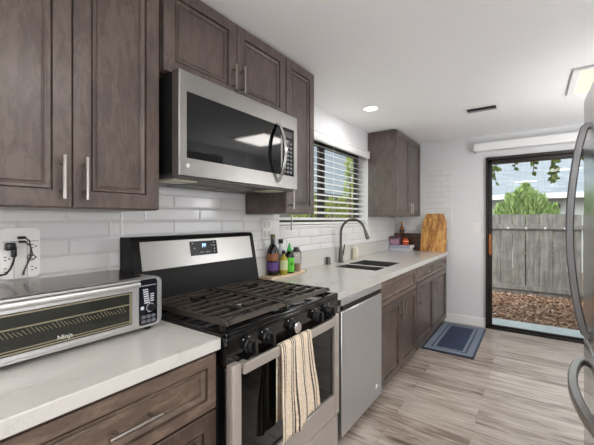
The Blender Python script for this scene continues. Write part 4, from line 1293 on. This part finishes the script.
roof(nh, (-2.6, 11.95, 2.10), (6.6, 11.95, 2.10), (6.6, 18.5, 4.7), (-2.6, 18.5, 4.7), 9.2, 7.05)
B(-2.6, 6.6, 11.88, 11.945, 1.93, 2.09, 0.01).build('gutter', mat('white_gutter', '#e4e6e8', 0.5), nh)
q = MB()
for k in range(3): q.box(0.62 + k * 0.17, 0.73 + k * 0.17, 12.38, 12.399, 1.72, 1.77)
q.build('vents', mat('dark_vent', '#3a3a3c', 0.7), nh)
q = MB(); q.lathe([(0.10, 0), (0.13, 0.03), (0.12, 0.12), (0.03, 0.19), (0, 0.2)], (2.08, 12.28, 1.66), 14); q.box(2.05, 2.11, 12.30, 12.399, 1.72, 1.80)
q.build('wall_lamp', mat('lamp_black', '#2f3136', 0.5), nh)


def spiky(name, label, cat, specs, mcol, seed, loc, group=None, stem=None, kind=None):
    """foliage of many small tapered blades inside cones: specs = (x,y,z0,z1,r0,n)"""
    rr = random.Random(seed)
    t = thing(name, label, cat, loc, group)
    q = MB()
    for cx, cy, z0, z1, r0, nn in specs:
        for k in range(nn):
            f = rr.random() ** 0.8
            z = z0 + (z1 - z0) * f
            rad = r0 * (1 - f) ** 0.7 * (0.55 + 0.5 * rr.random())
            a = rr.uniform(0, 2 * PI)
            p = Vector((cx + rad * math.cos(a), cy + rad * math.sin(a), z))
            d = Vector((math.cos(a) * 0.6, math.sin(a) * 0.6, 0.6 + rr.random())).normalized()
            ln = rr.uniform(0.07, 0.16)
            s_ = d.cross(Vector((rr.uniform(-1, 1), rr.uniform(-1, 1), rr.uniform(-1, 1)))).normalized() * rr.uniform(0.010, 0.022)
            q.quad(p - s_, p + d * ln * 0.55 - s_ * 0.8, p + d * ln, p + s_)
    m_, n, l, b = nt(mcol[0])
    gi = n.new('ShaderNodeNewGeometry'); r = n.new('ShaderNodeValToRGB')
    r.color_ramp.elements[0].color = lin(mcol[1]); r.color_ramp.elements[1].color = lin(mcol[2])
    l.new(gi.outputs['Random Per Island'], r.inputs[0]); l.new(r.outputs[0], b.inputs['Base Color']); b.inputs['Roughness'].default_value = 0.7
    q.build('foliage', m_, t, smooth=False)
    q = MB()
    for cx, cy, z0, z1, r0, nn in specs:
        q.tube([(cx, cy, ZG - 0.02), (cx, cy, z0 + (z1 - z0) * 0.8)], [0.05, 0.015], 8)
    q.build('stem', mat(mcol[0] + '_bark', '#5a4636', 0.9), t)
    return t


spiky('conifer_shrub', 'bushy green conifer shrub rising behind the fence outside the patio door', 'shrub',
      [(1.42, 8.75, 0.6, 2.06, 0.42, 1500), (1.14, 8.72, 0.6, 1.84, 0.36, 1200), (1.70, 8.78, 0.6, 1.80, 0.36, 1200), (0.96, 8.7, 0.6, 1.62, 0.28, 700), (1.90, 8.8, 0.6, 1.60, 0.28, 700), (1.30, 8.6, 0.6, 1.93, 0.36, 900), (1.55, 8.62, 0.6, 1.90, 0.36, 900)],
      ('conifer_green', '#6c8a42', '#c3d88f'), 11, (1.45, 8.75, ZG))


# leafy twigs hanging in front of the door from the eave
def twig(label, pts, leaves, seed):
    rr = random.Random(seed)
    t = thing('hanging_twig', label, 'twig', pts[0], 'leafy twigs outside the patio door')
    MB().tube(pts, 0.004, 6).build('stem', mat('twig_brown', '#5d4a34', 0.8) if 'twig_brown' not in bpy.data.materials else bpy.data.materials['twig_brown'], t)
    q = MB()
    P = [Vector(p) for p in pts]
    for k in range(leaves):
        f = rr.uniform(0.15, 1) * (len(P) - 1)
        i = min(int(f), len(P) - 2)
        p = P[i].lerp(P[i + 1], f - i)
        d = Vector((rr.uniform(-1, 1), rr.uniform(-1, 1), rr.uniform(-1.1, 0.2))).normalized()
        s_ = d.cross(Vector((rr.uniform(-.4, .4), -1, rr.uniform(-.4, .4)))).normalized()
        ln = rr.uniform(0.06, 0.10); w_ = ln * 0.3
        n_ = d.cross(s_) * 0.008
        q._new([p, p + d * ln * .3 - s_ * w_ + n_, p + d * ln * .7 - s_ * w_ * .8 + n_, p + d * ln, p + d * ln * .7 + s_ * w_ * .8 + n_, p + d * ln * .3 + s_ * w_ + n_, p + d * ln * .5], [(0, 6, 1), (1, 6, 2), (2, 6, 3), (3, 6, 4), (4, 6, 5), (5, 6, 0)])
    if 'leaf_green' in bpy.data.materials: lm = bpy.data.materials['leaf_green']
    else:
        lm, n, l, b = nt('leaf_green')
        gi = n.new('ShaderNodeNewGeometry'); r = n.new('ShaderNodeValToRGB')
        r.color_ramp.elements[0].color = lin('#55702f'); r.color_ramp.elements[1].color = lin('#c5d67a')
        l.new(gi.outputs['Random Per Island'], r.inputs[0]); l.new(r.outputs[0], b.inputs['Base Color'])
        b.inputs['Roughness'].default_value = 0.5
    q.build('leaves', lm, t, smooth=False)


structure(B(0.6, 3.0, YB + 0.14, 5.75, 2.45, 2.53).build('trim_8', TRIMW))
YT = 5.55
twig('leafy twig hanging outside at the left side of the patio door', [(1.17, YT, 2.45), (1.14, YT, 2.25), (1.11, YT, 2.02), (1.13, YT + .02, 1.84)], 26, 1)
twig('sparse leafy twig with few leaves, second from the left outside the patio door', [(1.36, YT, 2.45), (1.36, YT, 2.2), (1.35, YT, 2.05)], 11, 2)
twig('short leafy twig hanging alone near the middle of the patio door', [(1.58, YT, 2.45), (1.58, YT, 2.18), (1.56, YT, 1.97)], 13, 4)
twig('bushy leafy twig hanging longest, close to the fridge handle outside', [(1.84, YT, 2.45), (1.82, YT, 2.22), (1.79, YT, 2.02), (1.79, YT, 1.86)], 40, 5)
twig('drooping leafy twig furthest right outside the patio door', [(2.14, YT, 2.45), (2.11, YT, 2.25), (2.08, YT, 2.08)], 22, 6)

# seen through the kitchen window: second house, hedge
sh = thing('side_house', 'house with grey shingle roof seen through the kitchen window blind', 'house', (-4.5, 9, ZG))
B(-8, -3.6, 2, 17, ZG - 0.02, 1.95).build('wall', mat('tan_siding', '#a9a39a', 0.8), sh)
roof(sh, (-3.1, 17.5, 2.06), (-3.1, 1.5, 2.06), (-8.2, 1.5, 5.9), (-8.2, 17.5, 5.9), 16, 6.4)
B(-3.15, -3.085, 1.5, 17.5, 1.90, 2.05, 0.01).build('gutter', mat('dark_gutter', '#5a5a5a', 0.6), sh)
spiky('leafy_hedge', 'yellow-green leafy hedge outside the kitchen window', 'hedge',
      [(-2.3, 5.6 + 0.45 * k, 0.2, 1.78 + 0.08 * math.sin(k * 2.1), 0.45, 520) for k in range(9)], ('hedge_green', '#6f7d2c', '#c3cd6a'), 21, (-2.3, 7.2, ZG))
spiky('slender_tree', 'slim yellow-green young tree at the right of the kitchen window view', 'tree',
      [(-1.45, 6.13, 1.7, 2.75, 0.13, 260)], ('young_leaf', '#7f9038', '#c9d478'), 22, (-1.45, 6.13, ZG))
